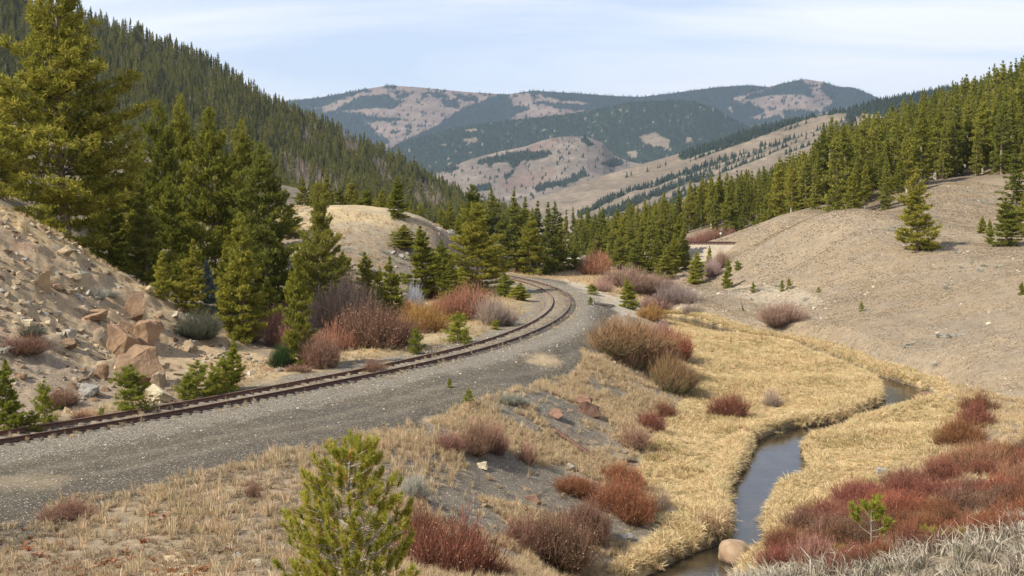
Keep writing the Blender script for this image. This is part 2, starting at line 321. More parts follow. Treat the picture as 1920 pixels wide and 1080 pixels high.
# ------------------------------------------------------------------ the ground sheet
def lerp(c, col, wgt):
    wgt = np.asarray(wgt, float)[:, None]; return c * (1 - wgt) + np.array(col)[None] * wgt
GRAVEL = [(-400, 925), (0, 812), (300, 762), (560, 708), (880, 636), (990, 588), (1018, 570), (1000, 550), (950, 530), (950, 517), (1000, 518), (1060, 528), (1120, 560), (1160, 590), (1110, 615), (1095, 660), (1075, 700), (1000, 722), (900, 748), (830, 785), (700, 818), (600, 846), (450, 885), (350, 908), (250, 945), (130, 965), (60, 1015), (0, 1045), (-400, 1110)]
MEADOW = [(1240, 585), (1310, 585), (1360, 600), (1420, 622), (1480, 640), (1570, 668), (1700, 690), (1752, 722), (1725, 748), (1815, 756), (1770, 830), (1720, 900), (1560, 975), (1440, 1030), (1420, 1140), (1200, 1140), (1130, 1090), (1240, 1000), (1185, 900), (1215, 840), (1280, 760), (1305, 700), (1270, 640)]
BANK = [(700, 820), (830, 785), (900, 748), (1000, 722), (1075, 700), (1100, 650), (1290, 680), (1300, 720), (1200, 890), (1170, 960), (1240, 1000), (1140, 1100), (750, 1100), (740, 900)]
def ground_color(x, y, z):
    px, py = proj(x, y, z); r = np.hypot(x, y)
    jx = 26 * fbm(x / 2.2, y / 2.2, 4, 51) * np.clip(60 / r, .25, 1.5); jy = 12 * fbm(x / 2.2 + 50, y / 2.2, 4, 52) * np.clip(60 / r, .25, 1.5)
    qx, qy = px + jx, py + jy
    def soft(poly):
        a = 0
        for k in range(5): a = a + inpoly(qx + 22 * fbm(x / .7 + 31 * k, y / .7, 2, 300 + k) * np.clip(50 / r, .2, 1), qy + 9 * fbm(x / .7, y / .7 + 17 * k, 2, 310 + k) * np.clip(50 / r, .2, 1), poly)
        return a / 5.
    big = fbm(x / 11, y / 11, 4, 61); med = fbm(x / 2.5, y / 2.5, 4, 62); fin = fbm(x / .6, y / .6, 3, 63)
    c = np.tile(np.array([.29, .225, .15]), (len(x), 1)); pb = np.full(len(x), .10)
    # right hillside
    hs = (px > 1290) & (r > 62); c[hs] = [.248, .187, .120]
    c = lerp(c, (.215, .18, .135), hs * np.clip(.5 + 1.5 * med + big, 0, 1) * .55); c = lerp(c, (.30, .228, .145), hs * np.clip(big * 1.8, 0, 1) * .5)
    pale = inpoly(qx, qy, [(1290, 545), (1400, 560), (1480, 588), (1560, 570), (1500, 540), (1400, 530), (1300, 560), (1330, 600), (1420, 610), (1300, 590)]) & hs; c = lerp(c, (.36, .30, .215), pale * .6)
    pb[hs] = .20; pb[pale] = .5
    rid = hs & (fbm(x / 3 + z * .3, z * 1.3, 3, 70) > .25); c = lerp(c, (.19, .155, .12), rid * .35)
    # left half
    lf = (px < 960) & (r > 78); c[lf] = [.235, .185, .125]; c = lerp(c, (.44, .34, .19), lf * sst(5.4, 7.2, z) * (r > 118) * (r < 175) * .8); c = lerp(c, (.25, .22, .18), lf * np.clip(med * 2, 0, 1) * .6); pb[lf] = .25
    org = inpoly(qx, qy, [(950, 500), (1080, 505), (1150, 500), (1230, 560), (1130, 560), (1060, 525), (950, 515)]); c = lerp(c, (.42, .29, .15), org * .8)
    pg = inpoly(qx, qy, [(1050, 520), (1100, 535), (1180, 560), (1300, 575), (1320, 590), (1260, 600), (1150, 590), (1100, 560)]); c = lerp(c, (.42, .37, .29), pg * .75); pb[pg] = .5
    sh = inpoly(qx, qy, [(590, 700), (600, 560), (950, 540), (1000, 560), (990, 590), (880, 640), (700, 690)]); c = lerp(c, (.45, .35, .19), sh * .8)
    gy = inpoly(qx, qy, [(600, 650), (640, 650), (700, 680), (680, 690), (600, 672)]); c = lerp(c, (.24, .23, .19), gy * .8)
    sp = inpoly(qx, qy, SPUR) & (r < 90) & (r > 40); c[sp] = [.41, .30, .175]; c = lerp(c, (.31, .235, .15), sp * np.clip(med * 2, 0, 1) * .8); c = lerp(c, (.44, .33, .20), sp * np.clip(big * 2, 0, 1) * .7); c = lerp(c, (.37, .23, .15), sp * np.clip(fbm(x / 3, y / 3, 3, 68) * 3 - .8, 0, 1) * .8); pb[sp] = .35
    cr = inpoly(qx, qy - 0, [(-300, 290), (0, 380), (110, 430), (220, 490), (330, 560), (430, 640), (330, 580), (200, 515), (100, 462), (0, 420), (-300, 340)]) & (r < 90); c = lerp(c, (.50, .37, .19), cr * .8)
    lo = inpoly(qx, qy, [(-300, 620), (60, 610), (200, 690), (300, 700), (330, 755), (0, 810), (-300, 860)]) & (r < 60); c = lerp(c, (.25, .19, .14), lo * .75)
    lo = inpoly(qx, qy, [(0, 812), (240, 770), (520, 712), (760, 662), (760, 640), (560, 670), (420, 705), (200, 755), (0, 780)]) & (r < 85); c = lerp(c, (.42, .31, .17), lo * .75)
    # bench with dry grass, bank, meadow
    fg = (r < 50) & (z > -.5); c = lerp(c, (.29, .225, .15), fg * .9)
    c = lerp(c, (.17, .145, .11), fg * np.clip(med * 2.5, 0, 1) * .7)
    bk = soft(BANK) * (r > 24); c = lerp(c, (.32, .245, .155), bk * 1.); c = lerp(c, (.135, .12, .098), bk * np.clip(med * 3.0 + big * 1.5 + .35, 0, 1) * .85); pb[bk > .5] = .25
    dk = inpoly(qx, qy, [(1095, 640), (1040, 760), (960, 830), (900, 760), (1060, 700), (1080, 650)]); c = lerp(c, (.13, .117, .095), dk * .7)
    md = soft(MEADOW) * ((r > 36) & (r < 140)); c = lerp(c, (.46, .36, .20), md * 1.); c = lerp(c, (.38, .30, .165), md * np.clip(med * 1.5, 0, 1) * .6); pb[md > .5] = 0
    g = soft(GRAVEL) * ((r > 25) & (r < 170)); c = lerp(c, (.100, .085, .062), g * 1.); c = lerp(c, (.080, .071, .057), g * np.clip(med * 2 + .2, 0, 1) * .6); g = g > .5; pb[g] = .17
    D, I = np.full(len(x), 99.), None
    m = (x > TRK[:, 0].min() - 9) & (x < TRK[:, 0].max() + 9) & (y > TRK[:, 1].min() - 9) & (y < TRK[:, 1].max() + 9); D[m] = dpoly(x[m], y[m], TRK)[0]
    rut = g * (np.exp(-((D - 6.0 - .5 * med) / .35) ** 2) + np.exp(-((D - 7.7 - .5 * med) / .35) ** 2)); c = lerp(c, (.165, .142, .108), np.clip(rut, 0, 1) * .55); c = lerp(c, (.075, .066, .052), g * np.exp(-((D - 9.6 - med) / 1.1) ** 2) * .45)
    b1 = (D < 3.8 + fin) ; c = lerp(c, (.165, .14, .105), (1 - sst(2.2, 5.2, D + 1.2 * fin)) * .6); pb[b1 & g] = .60
    b0 = D < .8; c = lerp(c, (.30, .245, .17), b0 * .55)
    sm = inpoly(qx, qy, [(255, 1100), (270, 1050), (320, 1028), (365, 1045), (390, 1100)]) & (r < 35); c = lerp(c, (.58, .46, .27), sm * 1.); pb[sm] = .1
    sgr = soft([(-100, 900), (60, 880), (125, 885), (90, 915), (-100, 940)]); c = lerp(c, (.29, .23, .15), sgr * .45)
    sgr = soft([(980, 672), (1010, 668), (1060, 678), (1040, 684), (985, 682)]); c = lerp(c, (.42, .32, .19), sgr * .7)
    # forest floor on the right and left
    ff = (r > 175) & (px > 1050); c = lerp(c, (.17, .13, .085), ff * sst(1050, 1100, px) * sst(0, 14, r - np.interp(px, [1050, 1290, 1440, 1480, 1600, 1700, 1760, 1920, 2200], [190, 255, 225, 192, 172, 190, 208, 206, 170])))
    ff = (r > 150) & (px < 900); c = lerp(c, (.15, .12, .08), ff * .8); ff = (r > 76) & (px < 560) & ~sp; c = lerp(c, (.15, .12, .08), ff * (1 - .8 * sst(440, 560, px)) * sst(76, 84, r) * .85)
    m = (x > SP[:, 0].min() - 4) & (x < SP[:, 0].max() + 4) & (y > SP[:, 1].min() - 4) & (y < SP[:, 1].max() + 4)
    Ds = np.full(len(x), 99.); Ds[m], I = dpoly(x[m], y[m], SP); e = np.full(len(x), 9.); e[m] = Ds[m] - SP[I, 3] * .5
    c = lerp(c, (.085, .065, .045), 1 - sst(.1, .42, e)); pb[e < .4] = 0
    c = np.clip(c * (1 + .10 * fin[:, None]), .02, .9)
    return c, pb
th = np.unique(np.concatenate([np.linspace(-150, -60, 30), np.linspace(-60, -29, 60), np.linspace(-29, 29, 900), np.linspace(29, 60, 60), np.linspace(60, 150, 30)])) * math.pi / 180
rr = np.exp(np.unique(np.round(np.concatenate([np.linspace(math.log(1.2), math.log(22), 120), np.linspace(math.log(22), math.log(250), 680), np.linspace(math.log(250), math.log(16000), 160)]), 7)))
TT, RR = np.meshgrid(th, rr); gx, gy = (RR * np.sin(TT)).ravel(), (RR * np.cos(TT)).ravel()
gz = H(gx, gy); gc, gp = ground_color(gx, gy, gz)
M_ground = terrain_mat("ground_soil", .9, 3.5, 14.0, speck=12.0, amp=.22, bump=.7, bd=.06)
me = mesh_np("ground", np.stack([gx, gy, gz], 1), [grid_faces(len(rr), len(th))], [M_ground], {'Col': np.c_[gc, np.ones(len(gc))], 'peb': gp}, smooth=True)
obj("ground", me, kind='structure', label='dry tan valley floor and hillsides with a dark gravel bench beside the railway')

# water: one ribbon lying in the cut channel
m, t, o = newmat("creek_water"); pos = N(t, 'ShaderNodeNewGeometry').outputs['Position']
p = N(t, 'ShaderNodeBsdfPrincipled', ins={'Roughness': .04, 'IOR': 1.33}); t.links.new(ramp(t, noise(t, .8, 4, .6, vec=pos), [(.4, (.022, .018, .012)), (.65, (.05, .038, .022))]), p.inputs['Base Color'])
mpp = N(t, 'ShaderNodeMapping'); mpp.inputs['Scale'].default_value = (1, .6, 1); t.links.new(pos, mpp.inputs[0])
b = N(t, 'ShaderNodeBump', ins={'Strength': .22, 'Distance': .05}); t.links.new(noise(t, 5.0, 5, .62, vec=mpp.outputs[0]), b.inputs['Height']); t.links.new(b.outputs[0], p.inputs['Normal']); t.links.new(p.outputs[0], o.inputs[0]); M_water = m
tg = np.gradient(SP[:, :2], axis=0); tg = unit(tg); nrm = np.stack([-tg[:, 1], tg[:, 0]], 1); k = 7
wv = np.stack([np.concatenate([SP[:, :2] + nrm * (SP[:, 3:4] * .5 + .45) * f, SP[:, 2:3]], 1) for f in np.linspace(-1, 1, k)], 1).reshape(-1, 3)
obj("creek_water", mesh_np("creek_water", wv, [grid_faces(len(SP), k)], [M_water], smooth=True), kind='structure', label='narrow brown creek winding through the golden meadow')

# ------------------------------------------------------------------ far mountains: lofted sheets, each at its own distance
def ip(px, prof): a = np.array(prof, float); return np.interp(px, a[:, 0], a[:, 1])
def sheet(name, label, sky_, base, dsky, dbase, x0, x1, ncol, nrow, relief, colf, mat, curve=1.0, seed=1, rs=None):
    px = np.linspace(x0, x1, ncol); s = np.linspace(0, 1, nrow)
    PX, S = np.meshgrid(px, s); bp = ip(PX, base); sp_ = ip(PX, sky_)
    # smooth the skyline profile a little
    dd = ip(PX, dbase) * (1 - S) + ip(PX, dsky) * S; py = bp + (sp_ - bp) * S ** curve
    P = unp(PX, py, dd); rl = relief * 2.2 * np.sqrt(S) * (1 - S)
    sc_ = rs or relief * 7
    P[..., 2] += rl * (1.2 * fbm(P[..., 0] / sc_, P[..., 1] / sc_ / 1.6, 5, seed) - .2) + (1 - S) * relief * .10 * fbm(P[..., 0] / sc_ * 6, P[..., 1] / sc_ * 2, 3, seed + 5)
    # the far side falls away
    back = P[-1:].copy(); rows = []
    for kk in range(1, 5): b_ = back.copy(); f = 1 + .05 * kk; b_[..., 0] *= f; b_[..., 1] *= f; b_[..., 2] = back[..., 2] - np.maximum(back[..., 2] + 30, 10) * (kk / 4) ** 1.5; rows.append(b_)
    Q = np.concatenate([P] + rows, 0); V = Q.reshape(-1, 3)
    fr = np.concatenate([colf(PX.ravel(), py.ravel(), P.reshape(-1, 3)), np.zeros(4 * ncol)])
    V_ = V
    return dict(name=name, label=label, V=V_, fr=fr, nr=nrow + 4, nc=ncol, P=P, PX=PX, PY=py, mat=mat)
def finish(S_, bare, forest, tone=None):
    V = S_['V']; fr = S_['fr'][:, None]; x, y = V[:, 0], V[:, 1]; sc_ = np.median(y) / 60
    nz = fbm(x / sc_, V[:, 2] / sc_ * 3 + y / sc_ / 3, 4, 31)[:, None]
    c = np.array(bare) * (1 + .34 * nz + .22 * fbm(x / sc_ * 5, V[:, 2] / sc_ * 14, 3, 32)[:, None]); 
    if tone is not None: c = c * (1 - tone[1][:, None]) + np.array(tone[0]) * tone[1][:, None]
    c = c * (1 - fr) + np.array(forest) * (1 + .2 * nz) * fr
    me = mesh_np(S_['name'], V, [grid_faces(S_['nr'], S_['nc'])], [S_['mat']], {'Col': np.c_[np.clip(c, .01, .9), np.ones(len(c))]}, smooth=True)
    return obj(S_['name'], me, kind='structure', label=S_['label'])
def polys(px, py, L, j=5, s=7, fs=14.):
    qx = px + j * fbm(px / fs, py / fs * 2, 4, s); qy = py + j * .6 * fbm(px / fs + 9, py / fs * 2, 4, s + 1)
    r = np.zeros(len(px), bool)
    for q in L: r |= inpoly(qx, qy, q)
    return r
F1F = [[(530, 191), (600, 180), (690, 164), (690, 172), (640, 185), (600, 200), (555, 207)], [(540, 195), (600, 205), (620, 225), (560, 215)],
    [(630, 200), (667, 183), (707, 177), (727, 177), (740, 188), (760, 190), (733, 200), (700, 200), (660, 203), (633, 207)], [(740, 180), (760, 170), (768, 178), (753, 184)],
    [(587, 213), (620, 207), (660, 207), (693, 213), (750, 217), (753, 222), (707, 223), (680, 220), (707, 247), (735, 268), (700, 280), (653, 260), (600, 240)],
    [(720, 160), (745, 158), (742, 167), (722, 167)], [(800, 174), (840, 176), (840, 184), (813, 182)], [(827, 188), (857, 183), (862, 204), (833, 200)], [(847, 177), (870, 179), (897, 183), (893, 191), (870, 190)],
    [(953, 175), (913, 183), (853, 210), (820, 233), (773, 257), (740, 275), (787, 330), (953, 330), (1160, 280), (1160, 208), (1000, 232), (987, 228), (957, 217), (997, 200), (963, 197)],
    [(953, 172), (997, 166), (1160, 179), (1160, 197), (1053, 188), (1013, 178)], [(1017, 190), (1087, 197), (1133, 200), (1120, 210), (1073, 207), (1020, 197)],
    [(1100, 176), (1198, 178), (1322, 162), (1373, 156), (1433, 158), (1442, 166), (1378, 181), (1365, 207), (1399, 215), (1425, 226), (1399, 235), (1356, 237), (1271, 220), (1100, 237)],
    [(1395, 181), (1455, 162), (1501, 146), (1516, 160), (1527, 181), (1485, 175), (1442, 181), (1399, 185)], [(1544, 152), (1587, 160), (1655, 184), (1600, 215), (1544, 206), (1560, 185), (1536, 166)],
    [(1365, 185), (1420, 198), (1433, 207), (1416, 215), (1378, 215)], [(1467, 202), (1510, 202), (1544, 207), (1510, 224), (1467, 224)], [(1410, 225), (1460, 215), (1470, 235), (1430, 245)]]
def c1(px, py, P):
    f = polys(px, py, F1F, 6, 7, 12.); sp_ = fbm(px / 7, py / 3.5, 3, 90) > .36
    return (f | sp_).astype(float)
F2S = [(640, 330), (700, 296), (753, 267), (853, 240), (953, 226), (1053, 215), (1110, 207), (1180, 192), (1250, 187), (1300, 190), (1340, 202), (1370, 220), (1400, 236), (1425, 245), (1470, 256), (1560, 300)]
def c2(px, py, P):
    f = ~polys(px, py, [[(868, 262), (890, 258), (900, 268), (880, 274)], [(1198, 252), (1228, 247), (1258, 262), (1250, 279), (1211, 267)], [(1175, 278), (1190, 275), (1200, 290), (1180, 290)], [(870, 242), (890, 240), (893, 246), (872, 247)], [(1283, 258), (1296, 256), (1300, 266), (1288, 268)]], 5, 17)
    return (f & (fbm(px / 8, py / 5, 3, 91) < .52)).astype(float)
F3S = [(690, 395), (780, 347), (820, 322), (840, 314), (880, 299), (937, 284), (987, 274), (1020, 262), (1053, 256), (1100, 256), (1130, 268), (1152, 291), (1180, 303), (1230, 312), (1290, 330), (1400, 380)]
def c3(px, py, P):
    f = polys(px, py, [[(893, 303), (940, 290), (987, 285), (1035, 286), (1020, 297), (980, 300), (963, 312), (947, 302), (897, 309)], [(830, 320), (855, 312), (860, 318), (838, 325)], [(883, 347), (920, 335), (922, 345), (900, 352)], [(1125, 305), (1150, 297), (1172, 305), (1150, 312)], [(940, 328), (965, 313), (962, 320), (945, 331)],
        [(1000, 350), (1100, 322), (1100, 330), (1010, 360)], [(1040, 372), (1120, 340), (1160, 330), (1100, 360)], [(1090, 262), (1100, 258), (1112, 274), (1102, 276)]], 6, 27, 9)
    d = (fbm(px / 4.5, py / 2.6, 2, 93) > .55) & (fbm(px / 40, py / 20, 2, 94) > -.25); return (f | d).astype(float)
F4S = [(850, 430), (940, 392), (1000, 374), (1060, 353), (1126, 330), (1202, 308), (1280, 286), (1331, 272), (1416, 241), (1500, 223), (1600, 203), (1651, 189), (1740, 171), (1830, 158), (1920, 142), (2150, 105), (2400, 95)]
def c4(px, py, P):
    f = polys(px, py, [[(1270, 292), (1331, 268), (1416, 236), (1500, 218), (1651, 180), (1830, 150), (1930, 130), (2400, 80), (2400, 330), (1660, 330), (1665, 222), (1640, 213), (1570, 213), (1520, 222), (1455, 243), (1416, 259), (1356, 276), (1280, 300)], [(1580, 218), (1600, 214), (1605, 224), (1590, 228)], [(1600, 214), (1615, 212), (1615, 222)]], 4, 37, 12)
    st = (fbm((px + 2.6 * py) / 70, (py * 1. + px * .36) / 5.0, 3, 95) > .10) & (fbm(px / 9, py / 5, 2, 98) > -.35) & (py > ip(px, F4S) + 14) & (px < 1330)
    st2 = (fbm((px + 2.6 * py) / 14, (py * 1. + px * .36) / 3.0, 3, 97) > .44) & (py > ip(px, F4S) + 10) & (px < 1600)
    return (f | st | st2).astype(float)
M_far = terrain_mat("mountain_slope", .006, .02, .08, amp=.16, bump=.6, bd=6.0)
M_mid = terrain_mat("ridge_slope", .02, .08, .3, amp=.18, bump=.6, bd=1.5)
SK1 = [(200, 240), (400, 215), (480, 200), (540, 189), (600, 183), (690, 166), (730, 160), (790, 164), (870, 172), (950, 177), (1000, 170), (1080, 175), (1150, 180), (1200, 182), (1260, 175), (1340, 164), (1400, 160), (1440, 163), (1470, 156), (1510, 148), (1545, 154), (1570, 163), (1600, 164), (1650, 185), (1700, 200), (1800, 215), (2000, 240)]
S1 = sheet("mountain", 'far mountain ridge with pinkish bare slopes and blue-green forest patches', SK1, [(200, 400), (2000, 400)], [(200, 7600), (2000, 7600)], [(200, 6000), (2000, 6000)], 380, 1800, 900, 150, 60, c1, M_far, 1.0, 3, 500)
S2 = sheet("mountain_spur", 'dark green forested spur below the far mountain ridge', F2S, [(600, 400), (1600, 400)], [(600, 5200), (1600, 5200)], [(600, 4300), (1600, 4300)], 640, 1560, 520, 90, 35, c2, M_far, 1., 13, 350)
S3 = sheet("tan_hill", 'bare tan and reddish hill with scattered dark conifers below the spur', F3S, [(690, 420), (1400, 420)], [(600, 3900), (1600, 3900)], [(600, 2900), (1600, 2900)], 690, 1400, 520, 110, 26, c3, M_far, 1.15, 23, 200)
S4 = sheet("side_ridge", 'long grey-tan ridge on the right with conifers along its crest', F4S, [(850, 440), (1300, 420), (2400, 300)], [(850, 2500), (2400, 2200)], [(850, 2000), (2400, 1300)], 850, 2400, 800, 110, 12, c4, M_mid, 1., 33, 90)
FOR = (.026, .042, .034)
finish(S1, (.20, .15, .12), FOR); finish(S2, (.20, .16, .115), (.032, .052, .028))
pxx = np.concatenate([S3['PX'].ravel(), np.zeros(4 * S3['nc'])]); pyy = np.concatenate([S3['PY'].ravel(), np.zeros(4 * S3['nc'])])
red = polys(pxx, pyy, [[(940, 335), (963, 322), (1020, 315), (1050, 318), (1010, 340), (950, 346)], [(990, 275), (1050, 257), (1060, 262), (1000, 285), (985, 285)]], 12, 77, 14).astype(float) * .55
finish(S3, (.185, .15, .12), (.035, .052, .032), ((.185, .118, .092), red)); finish(S4, (.185, .148, .108), (.035, .052, .028))
# the forested mountainside on the left
LS = [(-420, -150), (-200, -90), (0, -22), (75, 15), (180, 44), (250, 64), (330, 95), (430, 143), (520, 203), (600, 238), (700, 281), (790, 333), (860, 375), (900, 398), (960, 408), (1000, 412)]
LB = [(-420, 430), (300, 430), (700, 445), (860, 455), (1000, 460)]
def cl(px, py, P):
    b = polys(px, py, [[(520, 290), (560, 300), (600, 330), (640, 345), (640, 385), (540, 385), (530, 320)], [(780, 345), (800, 350), (835, 385), (850, 410), (790, 405), (770, 370)], [(640, 265), (660, 262), (670, 290), (650, 295)], [(690, 300), (720, 305), (740, 350), (715, 350)], [(560, 250), (575, 250), (590, 275), (570, 280)]], 7, 47, 16)
    return np.where(b, .0, 1.)
SL = sheet("forested_mountainside", 'steep mountainside on the left covered with dark conifers', LS, LB, [(-420, 900), (520, 1050), (860, 1100), (1000, 1150)], [(-420, 420), (400, 470), (860, 600), (1000, 640)], -420, 1000, 560, 140, 14, cl, M_mid, 1.0, 43, 120)
finish(SL, (.27, .21, .15), (.085, .08, .05))

# ------------------------------------------------------------------ plant materials
M_pine = leaf_mat("pine_needles", [(0, (.10, .11, .018)), (.45, (.245, .245, .040)), (.8, (.36, .33, .058)), (1, (.42, .34, .09))], trans=.33)
M_spruce = leaf_mat("spruce_needles", [(0, (.085, .10, .022)), (.5, (.215, .222, .044)), (1, (.37, .34, .075))], trans=.3)
M_fir = leaf_mat("conifer_needles", [(0, (.11, .12, .028)), (.5, (.225, .22, .048)), (1, (.34, .30, .085))], trans=.4, var=.35)
M_farfir = leaf_mat("far_conifer", [(0, (.022, .034, .028)), (1, (.046, .060, .040))], trans=.1, var=.3)
M_sapl = leaf_mat("young_pine_needles", [(0, (.12, .14, .024)), (.45, (.29, .305, .046)), (.8, (.42, .40, .07)), (.97, (.48, .36, .10)), (1, (.42, .24, .08))], trans=.42)
M_nearp = leaf_mat('near_pine_needles', [(0, (.15, .16, .024)), (.45, (.27, .295, .045)), (.8, (.42, .41, .07)), (.97, (.56, .42, .12)), (1, (.50, .28, .10))], trans=.45)
M_bluesp = leaf_mat("blue_spruce_needles", [(0, (.07, .10, .09)), (1, (.20, .26, .24))], trans=.2)
M_deadt = leaf_mat("bare_twigs", [(0, (.19, .15, .115)), (1, (.34, .28, .22))], trans=0., var=.2)
M_bark = solid_mat("pine_bark", (.16, .115, .08), (.28, .22, .17), 6, bump=.6)
M_barkg = solid_mat("grey_bark", (.30, .26, .21), (.45, .40, .33), 6, bump=.6)

# ------------------------------------------------------------------ conifers
def conifer(seed, Hh, Rb, nw=26, nb=7, t0=.06, tuft=.55, nbl=9, bl=.30, bw=.07, shape='pine', twigs=2, sag=0., cap=1.0, trunk_r=.018, lean=0., asym=0.):
    rg = np.random.default_rng(seed)
    s = np.linspace(0, 1, 9); wob = np.stack([lean * s * s * Hh + .012 * Hh * np.sin(s * 5 + seed), .012 * Hh * np.sin(s * 4 + 2 * seed), s * Hh * .985], 1)
    wob[0, 2] = -.4; tv, tf = tubes(wob[None], (trunk_r * Hh * (1 - s * .93))[None], 7)
    lv = (np.arange(nw) + rg.random(nw) * .7) / nw
    t = np.repeat(t0 + (1 - t0) * lv ** .92, nb); nB = len(t); u = (t - t0) / (1 - t0)
    keep = rg.random(nB) < .93; t = t[keep]; u = u[keep]; nB = len(t)
    az = rg.random(nB) * 2 * math.pi
    if shape == 'pine': prof = np.minimum(1, (.55 + 2.2 * u)) * (1 - u) ** .72 * .98 + .035
    elif shape == 'cone': prof = (1 - u) ** .85 * np.minimum(1, .6 + 2 * u) * .95 + .012
    elif shape == 'spire': prof = (1 - u) ** .8 * np.minimum(1, .6 + 1.6 * u) * .95 + .03
    else: prof = (1 - u) ** .5 * np.minimum(1, .5 + 2 * u)
    # a few long and short sides so that the outline is uneven
    side = 1 + .22 * np.sin(az * 2 + u * 9 + seed) + .14 * np.sin(az * 3 - u * 21 + seed * 2) + asym * np.cos(az)
    L = Rb * prof * side * rg.uniform(.62, 1.15, nB)
    e = np.radians((-16 if shape != 'pine' else -6) + 50 * u + rg.normal(0, 8, nB)) ; e = np.where(u > .9, np.radians(50), e)
    st = np.stack([np.interp(t, s, wob[:, 0]), np.interp(t, s, wob[:, 1]), t * Hh], 1)
    out = np.stack([np.cos(az), np.sin(az), 0 * az], 1)
    q = np.linspace(0, 1, 5)
    zc = L[:, None] * (np.sin(e)[:, None] * q + (.22 - sag) * q ** 2 - (sag) * q)
    P = st[:, None] + out[:, None] * (L * np.cos(e))[:, None, None] * q[None, :, None]; P[..., 2] += zc
    br = (.012 * L + .006)[:, None] * (1 - q * .85); bv, bf = tubes(P, br, 3)
    # tufts along the outer part of each branch and on its side twigs
    C = []; D = []
    side_v = np.stack([-out[:, 1], out[:, 0], out[:, 2] * 0], 1)
    nt_ = np.maximum(2, (L / tuft * 2.1)).astype(int)
    bi = np.repeat(np.arange(nB), nt_ * (1 + twigs)); m = len(bi)
    f = 1 - .78 * rg.random(m) ** 1.25; f = np.where(L[bi] < tuft * 1.3, rg.random(m), f)
    lat = rg.uniform(-1, 1, m) * (.10 + .42 * (1.12 - f)) * L[bi] * .85
    idx = f * 4; i0 = np.minimum(idx.astype(int), 3); fr_ = (idx - i0)[:, None]
    c = P[bi, i0] * (1 - fr_) + P[bi, i0 + 1] * fr_ + side_v[bi] * lat[:, None]; c[:, 2] += rg.normal(0, .16, m) * tuft + np.abs(lat) * .10
    d0 = unit(out[bi] * .55 + side_v[bi] * np.sign(lat)[:, None] * .35 + np.array([0, 0, .55]))
    ti = np.repeat(np.arange(m), nbl); dd = unit(d0[ti] * .75 + rg.normal(0, .62, (len(ti), 3)))
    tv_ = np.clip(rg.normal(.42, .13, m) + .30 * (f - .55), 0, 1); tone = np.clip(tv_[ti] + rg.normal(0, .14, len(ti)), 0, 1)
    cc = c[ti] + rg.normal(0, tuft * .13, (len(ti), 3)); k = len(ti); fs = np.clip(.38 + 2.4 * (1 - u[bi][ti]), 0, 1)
    # leader
    nl = 14; lz = Hh * (1 - .06 * rg.random(nl)); lc = np.stack([np.full(nl, wob[-1, 0]), np.full(nl, wob[-1, 1]), lz], 1); ld = unit(rg.normal(0, .22, (nl, 3)) + [0, 0, .9])
    fs = np.r_[fs, np.full(nl, .45)]; cc = np.vstack([cc, lc]); dd = np.vstack([dd, ld]); tone = np.r_[tone, rg.uniform(.4, .8, nl)]
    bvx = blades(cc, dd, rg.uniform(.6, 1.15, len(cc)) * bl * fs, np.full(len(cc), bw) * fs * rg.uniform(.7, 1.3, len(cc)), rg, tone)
    return (tv, tf, bv, bf, bvx)
def tree_meshes(name, seed, bark, leaf, **k):
    tv, tf, bv, bf, (lv, lf, la) = conifer(seed, **k)
    V, Fs, a = join([(tv, tf, np.zeros(len(tv))), (bv, bf, np.zeros(len(bv)))])
    return mesh_np(name + "_trunk", V, Fs, [bark]), mesh_np(name + "_crown", lv, [lf], [leaf], {'v': la})
def tree_single(name, seed, bark, leaf, **k):
    tv, tf, bv, bf, (lv, lf, la) = conifer(seed, **k); V = np.vstack([tv, lv]); 
    return mesh_np(name, V, [lf + len(tv), tf], [leaf, bark], {'v': np.r_[np.zeros(len(tv)), la]}, midx=np.r_[np.zeros(len(lf)), np.ones(len(tf))])
PB = {}   # prototypes: (list of (trunk, crown), height, radius)
def proto(key, seeds, Hh, Rb, bark, leaf, **k):
    PB[key] = ([tree_meshes(key, s_, bark, leaf, Hh=Hh, Rb=Rb, **k) for s_ in seeds], Hh, Rb)
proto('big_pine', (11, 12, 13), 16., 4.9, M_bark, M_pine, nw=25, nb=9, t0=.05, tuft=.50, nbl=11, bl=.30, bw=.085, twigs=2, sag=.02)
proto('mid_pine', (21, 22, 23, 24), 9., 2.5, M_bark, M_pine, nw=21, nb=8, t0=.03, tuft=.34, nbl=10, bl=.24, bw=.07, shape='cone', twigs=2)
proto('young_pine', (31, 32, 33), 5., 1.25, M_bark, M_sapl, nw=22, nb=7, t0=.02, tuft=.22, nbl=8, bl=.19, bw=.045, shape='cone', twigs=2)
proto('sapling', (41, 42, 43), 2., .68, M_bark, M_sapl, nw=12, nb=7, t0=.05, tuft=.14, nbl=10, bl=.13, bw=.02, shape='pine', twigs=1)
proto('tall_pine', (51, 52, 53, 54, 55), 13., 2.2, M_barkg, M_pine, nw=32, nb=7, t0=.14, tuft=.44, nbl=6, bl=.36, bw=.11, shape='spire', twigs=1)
proto('tall_spruce', (61, 62, 63, 64), 13., 2.2, M_bark, M_spruce, nw=32, nb=6, t0=.04, tuft=.42, nbl=6, bl=.36, bw=.11, shape='cone', twigs=1, sag=.12)
